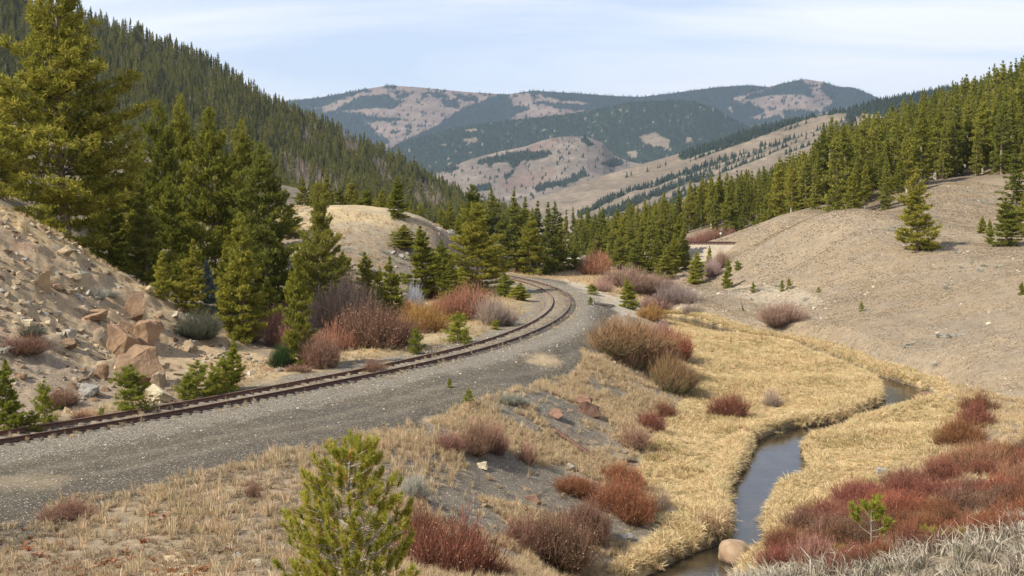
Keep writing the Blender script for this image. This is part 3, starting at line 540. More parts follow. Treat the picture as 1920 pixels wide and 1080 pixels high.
def place(key, P, h, rad=None, label=None, name='pine_tree', cat='pine tree', group=None, leaf=None, vi=None, rz=None, sub=.1):
    lst, H0, R0 = PB[key]; tm, cm = lst[(vi if vi is not None else int(rng.integers(99))) % len(lst)]
    e = obj(name, None, label=label, category=cat)
    if group: e['group'] = group
    e.location = (P[0], P[1], P[2] - sub); sxy = (rad / R0) if rad else h / H0
    e.scale = (sxy, sxy, (h + sub) / H0); e.rotation_euler = (0, 0, rng.random() * 6.28 if rz is None else rz)
    a = obj('trunk', tm, e); b_ = obj('crown', cm, e)
    if leaf: b_.material_slots[0].link = 'OBJECT'; b_.material_slots[0].material = leaf
    return e
def at(px, base=None, d=None):
    if d is None:
        p_ = hit(px, base)
        if p_ is not None: return p_
        d = 200
    kx, _ = ray(px, 380.); return np.array([kx * d, d, H(kx * d, d)[0]])
def tree_px(key, px, top, hw, base=None, d=None, **k):
    p_ = at(px, base, d); zt = unp(px, top, p_[1])[2]; return place(key, p_, max(.2, zt - p_[2]), hw * p_[1] / F * 1.08, **k)

# named trees, one line each: (prototype, px, top, half width, base or -distance, label)
TR = [
 ('big_pine', 118, -52, 165, -76, 'largest pine in the place, broad and bushy, standing on the rocky spur at the left', 0, None),
 ('big_pine', 300, 188, 52, -104, 'tall pine right behind the largest pine, its top against the forested mountainside', 1, None),
 ('big_pine', 344, 180, 48, -108, 'tall narrow-topped pine between the largest pine and the dark dense pine', 2, None),
 ('big_pine', 398, 204, 66, -92, 'dark dense full pine standing in the gully right of the largest pine', 1, None),
 ('big_pine', 455, 226, 42, -104, 'pine with a pointed top peeking between two dense gully pines', 0, None),
 ('big_pine', 494, 270, 68, -90, 'broad dark pine with layered boughs beside the golden hilltop', 2, M_spruce),
 ('big_pine', 598, 343, 46, -88, 'loose open pine with layered boughs in front of the golden hilltop', 0, M_spruce),
 ('mid_pine', 238, 300, 55, -98, 'olive pine standing behind the right edge of the largest pine', 0, None),
 ('mid_pine', 270, 350, 52, -80, 'shaded dark pine at the foot of the spur behind the sapling', 1, M_spruce),
 ('mid_pine', 203, 330, 55, -82, 'shaded pine tucked under the right boughs of the largest pine', 2, None),
 ('mid_pine', 320, 330, 50, -88, 'pine filling the gap under the tall narrow-topped pine', 3, None),
 ('mid_pine', 455, 398, 50, 640, 'bright bushy pine standing at the foot of the rocky spur', 0, None),
 ('mid_pine', 362, 448, 38, 590, 'bright slim pine on the spur crest behind the grey juniper', 1, None),
 ('young_pine', 304, 470, 20, 560, 'small narrow pale pine standing alone on the spur crest', 0, None),
 ('mid_pine', 560, 455, 34, 686, 'tall skinny green pine beside the round dark green bush', 2, M_pine),
 ('mid_pine', 520, 430, 40, -94, 'pine filling the gully behind the tall skinny pine', 3, None),
 ('mid_pine', 425, 440, 34, -88, 'pine half hidden behind the bright bushy pine', 2, None),
 ('young_pine', 386, 486, 20, -78, 'small blue-grey spruce behind the bright slim pine', 1, M_bluesp),
 ('mid_pine', 575, 440, 40, -99, 'bushy pine behind the skinny pine and below the layered pine', 1, None),
 ('mid_pine', 640, 470, 30, -104, 'bushy young pine below the rocky face of the golden hill', 0, None),
 ('mid_pine', 612, 468, 28, -101, 'low bushy pine left of the one below the golden hill', 3, None),
 ('mid_pine', 683, 470, 32, 592, 'slender pine rising from the grey and brown willows', 2, None),
 ('mid_pine', 733, 480, 30, 605, 'pine with dark gaps between brown willow and grey shrub', 1, None),
 ('mid_pine', 790, 424, 46, 560, 'wide bright pine in front of the rocky end of the golden hill', 3, None),
 ('mid_pine', 826, 448, 26, -116, 'slim pine at the right shoulder of the wide bright pine', 0, None),
 ('mid_pine', 845, 488, 30, 566, 'low pine between the wide bright pine and the large trackside pine', 2, None),
 ('big_pine', 893, 381, 58, 548, 'large trackside pine where the rails disappear behind the hill', 0, None),
 ('mid_pine', 756, 421, 34, 463, 'wide bushy pine growing alone on the face of the golden hill', 0, None),
 ('young_pine', 787, 425, 14, 468, 'small pine right of the wide bushy pine on the hill face', 1, None),
 ('young_pine', 946, 512, 24, 560, 'small bushy pine between the large trackside pine and the rails', 2, None),
 ('young_pine', 974, 530, 26, 563, 'low wide pine closest to the inner rail of the curve', 0, None),
 ('young_pine', 710, 500, 22, -96, 'small pine in the gap left of the wide bright pine', 1, None),
 ('big_pine', 887, 346, 34, -165, 'tall pine directly behind the large trackside pine', 1, M_spruce),
 ('tall_spruce', 921, 351, 26, -168, 'dark spire spruce right of the large trackside pine', 0, None),
 ('mid_pine', 943, 400, 30, -158, 'bushy pine right behind the disappearing rails', 0, M_spruce),
 ('tall_spruce', 966, 357, 32, -162, 'tall spruce with a sharp tip beyond the curve of the rails', 1, None),
 ('tall_spruce', 982, 369, 26, -168, 'second sharp spruce beyond the curve, just right of the first', 2, None),
 ('mid_pine', 995, 398, 32, -158, 'full pine at the front of the stand beyond the curve', 1, None),
 ('tall_spruce', 1009, 375, 24, -170, 'slim spruce in the middle of the stand beyond the curve', 3, None),
 ('tall_spruce', 1030, 379, 26, -163, 'spruce with clear shelves of boughs in the stand beyond the curve', 1, None),
 ('tall_spruce', 1041, 378, 24, -168, 'rightmost tall spruce of the stand beyond the curve', 0, None),
 ('mid_pine', 1043, 438, 26, 508, 'short dark conifer at the right foot of the stand beyond the curve', 2, M_spruce),
 ('young_pine', 1077, 468, 18, 506, 'small conifer in front of the grey rock pile', 1, M_spruce),
 ('young_pine', 1022, 492, 9, 515, 'tiny pine in orange grass beyond the curve', 0, None),
 ('mid_pine', 1718, 314, 40, 471, 'lone pine standing on the open hillside beside the bare knoll', 2, None),
 ('young_pine', 1305, 472, 21, 532, 'bright young pine at the lower edge of the tan hillside', 0, None),
 ('young_pine', 1330, 460, 8, 504, 'thin young pine below the distant rails', 1, None),
 ('young_pine', 1364, 484, 11, 540, 'thin upright young pine right of the pink shrub', 2, None),
 ('sapling', 1383, 488, 9, 507, 'small bright pine beside the thin upright young pine', 0, None),
 ('young_pine', 1176, 520, 19, 578, 'bright young pine in front of the pink willows', 1, None),
 ('young_pine', 1247, 470, 25, 524, 'bushy conifer in front of the middle stand, above the pink willows', 2, M_spruce),
 ('sapling', 1110, 532, 13, 552, 'small pine in the orange grass right of the curve', 1, None),
 ('sapling', 1107, 556, 6, 572, 'tiny pine at the gravel edge outside the curve', 2, None),
 ('sapling', 1412, 528, 6, 549, 'tiny yellow-green pine left of the pair on the pale stones', 0, None),
 ('sapling', 1466, 525, 5, 547, 'left one of two tiny pines side by side on the hillside', 1, None),
 ('sapling', 1479, 521, 6, 543, 'right one of two tiny pines side by side on the hillside', 2, None),
 ('sapling', 1535, 537, 4, 548, 'tiny pine right of the pair on the hillside', 0, None),
 ('sapling', 1615, 566, 5, 584, 'tiny narrow pine in the middle of the open hillside', 1, None),
 ('young_pine', 1916, 528, 8, 553, 'small pine at the right edge of the open hillside', 2, None),
 ('young_pine', 1841, 404, 10, 437, 'left one of two narrow young pines in the hollow at the right', 0, None),
 ('young_pine', 1855, 410, 10, 457, 'right one of two narrow young pines in the hollow at the right', 1, None),
 ('mid_pine', 1885, 370, 34, 462, 'dark conifer at the right edge of the hollow', 1, M_spruce),
 ('tall_spruce', 1902, 280, 34, -150, 'tall dark spruce at the right border above the hollow', 2, None),
 ('mid_pine', 1935, 330, 36, -140, 'dark conifer cut by the right border of the hollow', 0, M_spruce),
 ('sapling', 780, 613, 17, 664, 'small pine in dry grass near the rails, left of the pair', 0, None),
 ('sapling', 858, 585, 26, 643, 'brighter larger pine of the pair beside the rails', 1, None),
 ('sapling', 874, 618, 12, 646, 'low pine attached to the right side of the larger trackside sapling', 2, None),
 ('sapling', 929, 598, 10, 618, 'tiny pine below the pinkish willow by the rails', 0, None),
 ('sapling', 878, 728, 12, 762, 'small bright pine alone on the edge of the gravel bench', 2, None),
 ('sapling', 843, 708, 6, 727, 'tiny yellowing pine on the gravel above the bench edge', 0, None),
 ('sapling', 247, 684, 40, 772, 'bushy green pine beside the rails in front of the pale boulder', 1, None),
 ('sapling', 370, 676, 32, 748, 'left one of three small pines right of the pale boulder', 0, None),
 ('sapling', 400, 690, 24, 742, 'middle one of three small pines right of the pale boulder', 2, None),
 ('young_pine', 438, 632, 24, 730, 'tallest and rightmost of three small pines right of the pale boulder', 0, None),
 ('young_pine', 14, 672, 34, 812, 'dark green young pine cut by the left border near the rails', 2, None),
 ('sapling', 84, 714, 22, 795, 'thin loose young pine beside the rails near the left border', 1, None),
 ('sapling', 190, 762, 9, 783, 'tiny pine close to the rails left of the bushy one', 2, None),
 ('sapling', 352, 700, 20, 750, 'lowest bushy pine right beside the pale boulder', 1, None),
 ('sapling', 420, 668, 26, 736, 'bushy small pine squeezed beside the tallest of the small pines', 1, None),
 ('young_pine', 500, 520, 30, -86, 'young pine filling the gully between bright bushy and skinny pines', 0, None),
 ('young_pine', 600, 500, 26, -92, 'young pine behind the brown shrub right of the skinny pine', 1, None),
 ('young_pine', 715, 540, 24, -90, 'young pine just right of the slender pine in the willows', 2, None),
 ('young_pine', 862, 500, 24, -112, 'young pine at the left foot of the large trackside pine', 0, None),
 ('sapling', 60, 770, 22, 808, 'low green pine between the left border and the thin loose one', 0, None),
]
for key, px_, top, hw, bs, lab, vi, lf in TR:
    kw = dict(base=bs) if bs > 0 else dict(d=-bs)
    tree_px(key, px_, top, hw * (1.12 if hw < 100 else 1), label=lab, vi=vi, leaf=lf, name='spruce_tree' if 'spruce' in lab.split(',')[0] and 'pine' not in lab.split(' ')[1] else 'pine_tree', cat='spruce tree' if 'spruce' in lab else 'pine tree', **kw)
# trees behind the left edge
for px_, top, hw, d_ in ((-60, 120, 80, 96), (8, 150, 60, 112), (-180, 60, 110, 88), (-330, 100, 100, 90)):
    tree_px('big_pine', px_, top, hw, d=d_, label='pine behind the left side of the largest pine', group='pines behind the largest pine')
for px_, top, hw, d_ in ((180, 250, 46, 118), (420, 300, 44, 116), (540, 385, 34, 122), (260, 260, 44, 120)):
    tree_px('big_pine', px_, top, hw, d=d_, label='pine partly hidden in the thick stand on the left', group='pines partly hidden in the left stand')
ORD = ['leftmost', 'second', 'third', 'fourth', 'fifth', 'sixth', 'seventh', 'eighth', 'ninth', 'tenth', 'eleventh', 'twelfth', 'thirteenth', 'fourteenth', 'fifteenth', 'sixteenth', 'seventeenth', 'rightmost']
# row on top of the golden hill
for i, (px_, top, hw) in enumerate(((568, 334, 20), (588, 340, 18), (612, 324, 20), (636, 352, 20), (660, 334, 20), (690, 350, 24), (716, 352, 22), (733, 362, 20), (771, 372, 12), (787, 376, 14), (648, 366, 20), (676, 372, 20), (622, 366, 18), (580, 372, 18))):
    tree_px('mid_pine', px_, top, hw, d=146 + (i % 3) * 5, label=ORD[sorted((568, 588, 612, 636, 660, 690, 716, 733, 771, 787, 648, 676, 622, 580)).index(px_)] + ' pine from the left in the row behind the crest of the golden hill', group='pines behind the golden hill crest', name='pine_tree')
tree_px('mid_pine', 746, 331, 24, base=410, label='tallest fullest pine at the edge of the golden hilltop', vi=0)
for px_, top, hw, d_ in ((826, 388, 15, 170), (842, 378, 18, 178), (858, 402, 16, 160), (868, 376, 18, 185), (833, 400, 14, 163)):
    tree_px('tall_spruce' if px_ % 2 else 'mid_pine', px_, top, hw, d=d_, label='conifer just beyond the right end of the golden hill', group='conifers beyond the golden hill')
# middle stand
for i, (px_, top, hw, bs) in enumerate(((1120, 430, 22, -196), (1138, 420, 24, -200), (1152, 402, 24, -192), (1172, 398, 24, -186), (1185, 408, 26, -176), (1203, 412, 24, -180), (1222, 404, 26, -176), (1240, 398, 26, -182), (1256, 392, 26, -176), (1272, 404, 24, -182), (1284, 420, 16, -178), (1163, 440, 24, -172), (1196, 446, 24, -168), (1230, 442, 24, -168), (1145, 452, 20, -182), (1264, 440, 22, -170), (1218, 395, 22, -195), (1110, 452, 18, -200))):
    tree_px(('tall_spruce', 'mid_pine')[i % 2], px_, top, hw, d=-bs, label=ORD[sorted((1120, 1138, 1152, 1172, 1185, 1203, 1222, 1240, 1256, 1272, 1284, 1163, 1196, 1230, 1145, 1264, 1218, 1110)).index(px_)] + ' conifer from the left in the middle stand above the pink willows', group='conifers of the middle stand', leaf=M_spruce if i % 3 else None, name='conifer_tree', cat='conifer')
for i, (px_, top, hw, d_) in enumerate(((1062, 392, 16, 240), (1075, 388, 15, 250), (1088, 392, 14, 245), (1102, 386, 16, 262), (1054, 408, 14, 225), (1095, 410, 15, 230), (1112, 405, 14, 235), (1080, 415, 13, 222))):
    tree_px('tall_spruce', px_, top, hw, d=d_, label='distant conifer closing the valley floor between two stands', group='conifers closing the valley floor', name='conifer_tree', cat='conifer')
# forest on the right hill: world-space scatter, nearest 170 as objects, the rest as one wood
front = lambda px: np.interp(px, [1100, 1200, 1290, 1350, 1440, 1480, 1560, 1600, 1660, 1700, 1750, 1800, 1860, 1920, 2200], [235, 250, 262, 250, 224, 196, 178, 176, 177, 190, 206, 208, 205, 202, 170])
rg = np.random.default_rng(5); cand = rg.uniform((8, 160), (330, 480), (24000, 2)); X_, Y_ = cand.T
qx = 960 + F * X_ / Y_ ; ok = (qx > 1085) & (qx < 2500) & (Y_ > front(qx) + 3 * rg.random(len(qx))); cand = cand[ok]
acc = []; cell = {}
for c_ in cand:
    k_ = (int(c_[0] // 4), int(c_[1] // 4)); near = False
    for a in (-1, 0, 1):
        for b_ in (-1, 0, 1):
            for q_ in cell.get((k_[0] + a, k_[1] + b_), ()):
                if (q_[0] - c_[0]) ** 2 + (q_[1] - c_[1]) ** 2 < 8.: near = True
    if not near: cell.setdefault(k_, []).append(c_); acc.append(c_)
acc = np.array(acc); za_ = H(acc[:, 0], acc[:, 1]); qx = 960 + F * acc[:, 0] / acc[:, 1]
lead = acc[:, 1] - front(qx); vis = (qx > 1090) & (qx < 1950); order = np.argsort(lead + 1000 * ~vis); ind = order[:200]; rest = order[200:]
hf = lambda px: np.interp(px, [1100, 1300, 1480, 1570, 1640, 1750, 1920, 2200], [10, 10, 10.5, 12.3, 12.3, 12, 13.5, 13.5])
for j in ind:
    x, y = acc[j]; h_ = hf(qx[j]) * rg.uniform(.5, 1.18); key = 'tall_pine' if rg.random() < .55 else 'tall_spruce'
    z_ = 'below the knoll' if qx[j] < 1460 else ('behind the knoll' if qx[j] < 1730 else 'above the hollow')
    wr = rg.uniform(.15, .22); z2_ = z_ + (', ' + ('left' if qx[j] < (1200 if qx[j] < 1460 else 1600 if qx[j] < 1730 else 1800) else 'middle' if qx[j] < (1340 if qx[j] < 1460 else 1665 if qx[j] < 1730 else 1860) else 'right') + ' part' + (', front row' if lead[j] < 4 else ', second row'))
    place(key, (x, y, za_[j]), h_, h_ * wr, label=('tall ' if h_ > 12 else 'short ') + ('wide ' if wr > .185 else 'slim ') + ('olive pine' if key == 'tall_pine' else 'dark spruce') + ' at the forest edge ' + z2_, group=('pines' if key == 'tall_pine' else 'spruces') + ' at the forest edge ' + z2_, name='pine_tree' if key == 'tall_pine' else 'spruce_tree', cat='pine tree' if key == 'tall_pine' else 'spruce tree')

# ------------------------------------------------------------------ scatter: points + instance-on-points, one object of kind stuff
def scatter(name, label, P, S_, protos, idx=None, rot=None, tilt=0.):
    n = len(P); rg_ = np.random.default_rng(n); S_ = np.asarray(S_, float)
    if S_.ndim == 1: S_ = np.repeat(S_[:, None], 3, 1)
    if rot is None: rot = np.stack([rg_.normal(0, tilt, n), rg_.normal(0, tilt, n), rg_.random(n) * 6.283], 1)
    if idx is None: idx = rg_.integers(0, len(protos), n)
    me = bpy.data.meshes.new(name); me.vertices.add(n); me.vertices.foreach_set('co', np.asarray(P, np.float32).ravel())
    for k, a in (('scl', S_), ('rot', rot)):
        at_ = me.attributes.new(k, 'FLOAT_VECTOR', 'POINT'); at_.data.foreach_set('vector', np.asarray(a, np.float32).ravel())
    at_ = me.attributes.new('pidx', 'INT', 'POINT'); at_.data.foreach_set('value', np.asarray(idx, np.int32))
    o = obj(name, me, kind='stuff', label=label); g = bpy.data.node_groups.new(name, 'GeometryNodeTree')
    g.interface.new_socket('Geometry', in_out='INPUT', socket_type='NodeSocketGeometry'); g.interface.new_socket('Geometry', in_out='OUTPUT', socket_type='NodeSocketGeometry')
    gi = g.nodes.new('NodeGroupInput'); go = g.nodes.new('NodeGroupOutput'); jn = g.nodes.new('GeometryNodeJoinGeometry')
    def na(nm, ty): q = g.nodes.new('GeometryNodeInputNamedAttribute'); q.data_type = ty; q.inputs['Name'].default_value = nm; return q.outputs['Attribute']
    sa, ra, ia = na('scl', 'FLOAT_VECTOR'), na('rot', 'FLOAT_VECTOR'), na('pidx', 'INT')
    for k, po in enumerate(protos):
        oi = g.nodes.new('GeometryNodeObjectInfo'); oi.inputs['Object'].default_value = po; oi.transform_space = 'ORIGINAL'
        cmp_ = g.nodes.new('FunctionNodeCompare'); cmp_.data_type = 'INT'; cmp_.operation = 'EQUAL'; g.links.new(ia, cmp_.inputs[2]); cmp_.inputs[3].default_value = k
        ip_ = g.nodes.new('GeometryNodeInstanceOnPoints'); g.links.new(gi.outputs[0], ip_.inputs['Points']); g.links.new(cmp_.outputs[0], ip_.inputs['Selection'])
        g.links.new(oi.outputs['Geometry'], ip_.inputs['Instance']); g.links.new(ra, ip_.inputs['Rotation']); g.links.new(sa, ip_.inputs['Scale']); g.links.new(ip_.outputs[0], jn.inputs[0])
    g.links.new(jn.outputs[0], go.inputs[0]); md = o.modifiers.new('scatter', 'NODES'); md.node_group = g
    return o
def pobj(me): return obj(me.name, me, link=False)
fl = [pobj(tree_single("wood_tree", s_, M_barkg if s_ % 2 else M_bark, M_pine if s_ % 2 else M_spruce, Hh=13., Rb=2.3, nw=22, nb=6, t0=.12 if s_ % 2 else .04, tuft=.55, nbl=5, bl=.45, bw=.15, shape='spire' if s_ % 2 else 'cone', twigs=1)) for s_ in (71, 72, 73, 74)]
hh = hf(qx[rest]) * rg.uniform(.5, 1.18, len(rest)) / 13; hh = np.stack([hh * rg.uniform(.8, 1.3, len(rest)), hh * 1., hh], 1); hh[:, 1] = hh[:, 0]

# left mountainside: low-detail trees
ll = [pobj(tree_single("slope_tree", s_, M_barkg, M_fir, Hh=12., Rb=1.75, nw=13, nb=4, t0=.08, tuft=.9, nbl=4, bl=.75, bw=.34, shape='cone' if s_ % 2 else 'spire', twigs=1, trunk_r=.012)) for s_ in (81, 82, 83, 84)]
def bare_tree(seed):
    rg_ = np.random.default_rng(seed); n = 16; b = np.stack([np.zeros(n), np.zeros(n), rg_.uniform(2, 9, n)], 1); d = unit(np.stack([rg_.normal(0, 1, n), rg_.normal(0, 1, n), rg_.uniform(.8, 2., n)], 1)); L_ = rg_.uniform(1., 2.6, n)
    P = np.concatenate([np.array([[[0, 0, -.5], [.1, 0, 4], [0, .1, 9.5]]]), np.stack([b, b + d * L_[:, None] * .5, b + d * L_[:, None]], 1)]); W_ = np.full((n + 1, 3), .07); W_[:, 2] = .02; W_[0] = (.22, .15, .05)
    V, f, t, v = ribbon(P, W_ * 2.2, rg_); return mesh_np("bare_tree", V, [f], [M_deadt], {'v': v})
bt = [pobj(bare_tree(s_)) for s_ in (1, 2, 3)]
def sheet_pts(S_, n, seed, cond, rows=None):
    rg_ = np.random.default_rng(seed); P, PX_, PY_ = S_['P'], S_['PX'], S_['PY']; nr, nc = P.shape[:2]
    # area weighting by distance is not needed: the sheet is sampled evenly along its own two directions
    r = rg_.random(n) * (nr - 1.01); c = rg_.random(n) * (nc - 1.01); i = r.astype(int); j = c.astype(int); a = (r - i)[:, None]; b = (c - j)[:, None]
    p_ = (P[i, j] * (1 - a) + P[i + 1, j] * a) * (1 - b) + (P[i, j + 1] * (1 - a) + P[i + 1, j + 1] * a) * b
    x = PX_[i, j]; y = PY_[i, j]; m = cond(x, y, p_); return p_[m], x[m], y[m]
p_, x_, y_ = sheet_pts(SL, 26000, 3, lambda x, y, P: (y < 425))
fr_ = cl(x_, y_, p_); rg = np.random.default_rng(8); u_ = rg.random(len(p_)); idx = np.where(((fr_ < .5) & (u_ < .88)) | ((fr_ > .5) & (u_ < .06)), 4 + rg.integers(0, 3, len(p_)), rg.integers(0, 4, len(p_)))
grey = fbm(x_ / 30, y_ / 12, 3, 99) > .38; fl_ = fl + bt[:2]; iw = rg.integers(0, 4, len(rest)); iw = np.where(rg.random(len(rest)) < .07, 4 + rg.integers(0, 2, len(rest)), iw)
scatter("pine_wood", 'thick conifer wood covering the hill on the right', np.c_[acc[rest], za_[rest] - .2], hh, fl_, iw)
idx = np.where(grey & (u_ < .45), 4 + rg.integers(0, 3, len(p_)), idx)
scatter("mountainside_forest", 'dark conifer forest with bare grey patches on the left mountainside', p_, rg.uniform(.65, 1.1, len(p_)) * (1 + .35 * fbm(x_ / 14, y_ / 9, 3, 44)) * np.where(rg.random(len(p_)) < .08, 1.25, 1), ll + bt, idx)
def cone_tree(seed, Hh=12., Rr=2.4, nl=4):
    rg_ = np.random.default_rng(seed); V = []; Fc = []; o_ = 0
    for k in range(nl):
        z0 = Hh * (.06 + .9 * k / nl); z1 = Hh * min(1, (.06 + .9 * (k + 1.5) / nl)); n = 6; an = np.arange(n) / n * 6.283 + rg_.random() * 3; r_ = Rr * (1 - k / nl) * rg_.uniform(.7, 1.15, n)
        V += [(math.cos(a) * q, math.sin(a) * q, z0 + rg_.normal(0, .2)) for a, q in zip(an, r_)] + [(0, 0, z1)]; Fc += [(o_ + i, o_ + (i + 1) % n, o_ + n) for i in range(n)]; o_ += n + 1
    V = np.array(V); return mesh_np("far_tree", V, [np.array(Fc)], [M_farfir], {'v': rg_.random(len(V))})
ct = [pobj(cone_tree(s_)) for s_ in (1, 2, 3)]
for S_, n, c_, nm, lb, sz in ((S1, 90000, c1, "far_ridge_forest", 'blue-green conifer patches on the far mountain ridge', 1.25), (S2, 60000, c2, "spur_forest", 'dense dark green forest covering the mountain spur', .75), (S3, 42000, c3, "tan_hill_trees", 'scattered dark conifers dotting the tan hill', .8), (S4, 60000, c4, "side_ridge_forest", 'conifers along the crest and in strips down the right ridge', .85)):
    p_, x_, y_ = sheet_pts(S_, n, 11, lambda x, y, P: (y < 400) & (x > 480) & (x < 2050)); f_ = c_(x_, y_, p_) > .5; p_ = p_[f_]; s_ = rg.uniform(.6, 1.25, len(p_)) * sz
    scatter(nm, lb, p_ - [0, 0, 1], np.stack([s_ * 1.3, s_ * 1.3, s_], 1), ct); print(nm, len(p_))

# ------------------------------------------------------------------ railway
M_rail = solid_mat("rusty_rail", (.075, .036, .024), (.13, .06, .04), 9, rough=.7, bump=.3)
M_head = solid_mat("worn_rail_head", (.20, .13, .10), (.30, .22, .18), 5, rough=.45, bump=.1, metal=.3)
M_tie = solid_mat("weathered_sleeper", (.10, .085, .07), (.26, .22, .17), 5, bump=.8)
TN = unit(np.gradient(TRK, axis=0)); NN = np.stack([-TN[:, 1], TN[:, 0]], 1)
def rail_mesh(line, nrm_, off, z0):
    prof = [(-.070, 0), (-.070, .014), (-.012, .035), (-.012, .125), (-.037, .138), (-.037, .170), (.037, .170), (.037, .138), (.012, .125), (.012, .035), (.070, .014), (.070, 0)]
    n = len(line); k = len(prof); V = np.zeros((n, k, 3))
    for j, (a, b_) in enumerate(prof): V[:, j, :2] = line + nrm_ * (off + a * 1.05); V[:, j, 2] = z0 + b_ * 1.12
    b0 = (np.arange(n - 1) * k)[:, None] + np.arange(k)[None]; nx = np.roll(np.arange(k), -1)[None] - np.arange(k)[None]
    f = np.stack([b0, b0 + nx, b0 + nx + k, b0 + k], -1).reshape(-1, 4); mi = np.tile([0] * 5 + [1] + [0] * 6, n - 1)
    return mesh_np("rail", V.reshape(-1, 3), [f, np.array([list(range(k))[::-1], [(n - 1) * k + q for q in range(k)]])], [M_rail, M_head], midx=np.r_[mi, 0, 0])
trk = obj("railway_track", None, label='rusty railway track curving past the gravel bench and away behind the pines', category='railway track'); trk.location = (0, 0, 0)
for s_ in (-1, 1): obj("rail", rail_mesh(TRK, NN, s_ * .755, .035), trk)
def box(c, d, n_, L, Wd, Ht, rg_):
    a = np.array([*d, 0]); b_ = np.array([*n_, 0]); u_ = np.array([0, 0, 1.]); V = []
    for sz in (-1, 1):
        for sx, sy in ((-1, -1), (1, -1), (1, 1), (-1, 1)): V.append(c + a * sx * Wd / 2 * rg_.uniform(.93, 1.05) + b_ * sy * L / 2 * rg_.uniform(.97, 1.02) + u_ * sz * Ht / 2)
    return np.array(V), np.array([(0, 3, 2, 1), (4, 5, 6, 7), (0, 1, 5, 4), (1, 2, 6, 5), (2, 3, 7, 6), (3, 0, 4, 7)])
rg = np.random.default_rng(33); ties = []
sl = resample(np.c_[TRK, TN], .56)
for x, y, a, b_ in sl:
    if not (28 < y < 150): continue
    px_, _ = proj(np.array([x]), np.array([y]), np.array([0.])); bury = .075 if px_[0] > 860 else .045 + .03 * rg.random()
    an = rg.normal(0, .02); dd = np.array([a * math.cos(an) - b_ * math.sin(an), a * math.sin(an) + b_ * math.cos(an)])
    ties.append((np.hypot(x, y) if px_[0] > -60 else 999, *box(np.array([x, y, bury - .075 + .012 * rg.normal()]), dd, (-dd[1], dd[0]), 2.45, .21, .15, rg)))
ties.sort(key=lambda q: q[0])
for q in ties[:99]:
    obj("sleeper", mesh_np("sleeper", q[1], [q[2]], [M_tie]), trk)
V, Fs, _ = join([(q[1], q[2], np.zeros(8)) for q in ties[99:]]); obj("sleepers", mesh_np("sleepers", V, Fs, [M_tie]), trk, kind='stuff')
# second piece of line, far right
A_, B_ = unp(1262, 458, 187)[:2], unp(1440, 458, 187)[:2]; l2 = resample(np.array([A_, (A_ + B_) / 2, B_]), 2.); z2 = H(l2[:, 0], l2[:, 1]); zr = 2.5
t2 = obj("railway_track", None, label='short piece of dark track seen end to end below the distant conifers', category='railway track')
dn = unit(B_ - A_); nn2 = np.tile([-dn[1], dn[0]], (len(l2), 1))
for s_ in (-1, 1): obj("rail", rail_mesh(l2, nn2, s_ * .755, zr + .17), t2)
q = [box(np.array([*(A_ + dn * s_), zr]), dn, (-dn[1], dn[0]), 2.6, .30, .34, rg) for s_ in np.arange(0, np.linalg.norm(B_ - A_), .6)]
V, Fs, _ = join([(a, b_, np.zeros(8)) for a, b_ in q]); obj("sleepers", mesh_np("sleepers", V, Fs, [M_rail]), t2)
# its low ballast bank
bkp = np.stack([np.r_[[*(A_ + dn * s_ + np.array([-dn[1], dn[0]]) * o_), zr + h_]] for s_ in np.linspace(-6, np.linalg.norm(B_ - A_) + 6, 30) for o_, h_ in ((-5.5, -2.4), (-1.9, -.04), (1.9, -.04), (5.5, -2.4))])
obj("ballast_bank", mesh_np("ballast_bank", bkp, [grid_faces(30, 4)], [M_ground], {'Col': np.tile([.40, .33, .24, 1], (len(bkp), 1)), 'peb': np.full(len(bkp), .4)}), kind='structure', label='low pale ballast bank under the distant track')
# white marker on a post beside it
M_white = solid_mat("white_paint", (.72, .72, .70), (.8, .8, .78), 3, rough=.5, bump=0); M_post = solid_mat("old_wood", (.12, .085, .06), (.24, .19, .15), 5, bump=.6)
def cyl(r, z0, z1, k=10, ax=0):
    an = np.arange(k) / k * 6.283; V = np.array([[math.cos(a) * r, math.sin(a) * r, z] for z in (z0, z1) for a in an]); f = np.array([(i, (i + 1) % k, k + (i + 1) % k, k + i) for i in range(k)]); caps = np.array([list(range(k))[::-1], [k + i for i in range(k)]])
    return V, f, caps
g_ = at(1352, d=238); sgn = obj("marker_sign", None, label='small white round marker on a post beside the distant track', category='sign'); sgn.location = tuple(g_)
V, f, c_ = cyl(.05, -.3, 1.7); obj("post", mesh_np("post", V, [f, c_], [M_post]), sgn)
V, f, c_ = cyl(.22, -.02, .02, 20); V = V[:, [0, 2, 1]] + [0, -.08, 1.9]; obj("sign_plate", mesh_np("sign_plate", V, [f, c_], [M_white]), sgn)

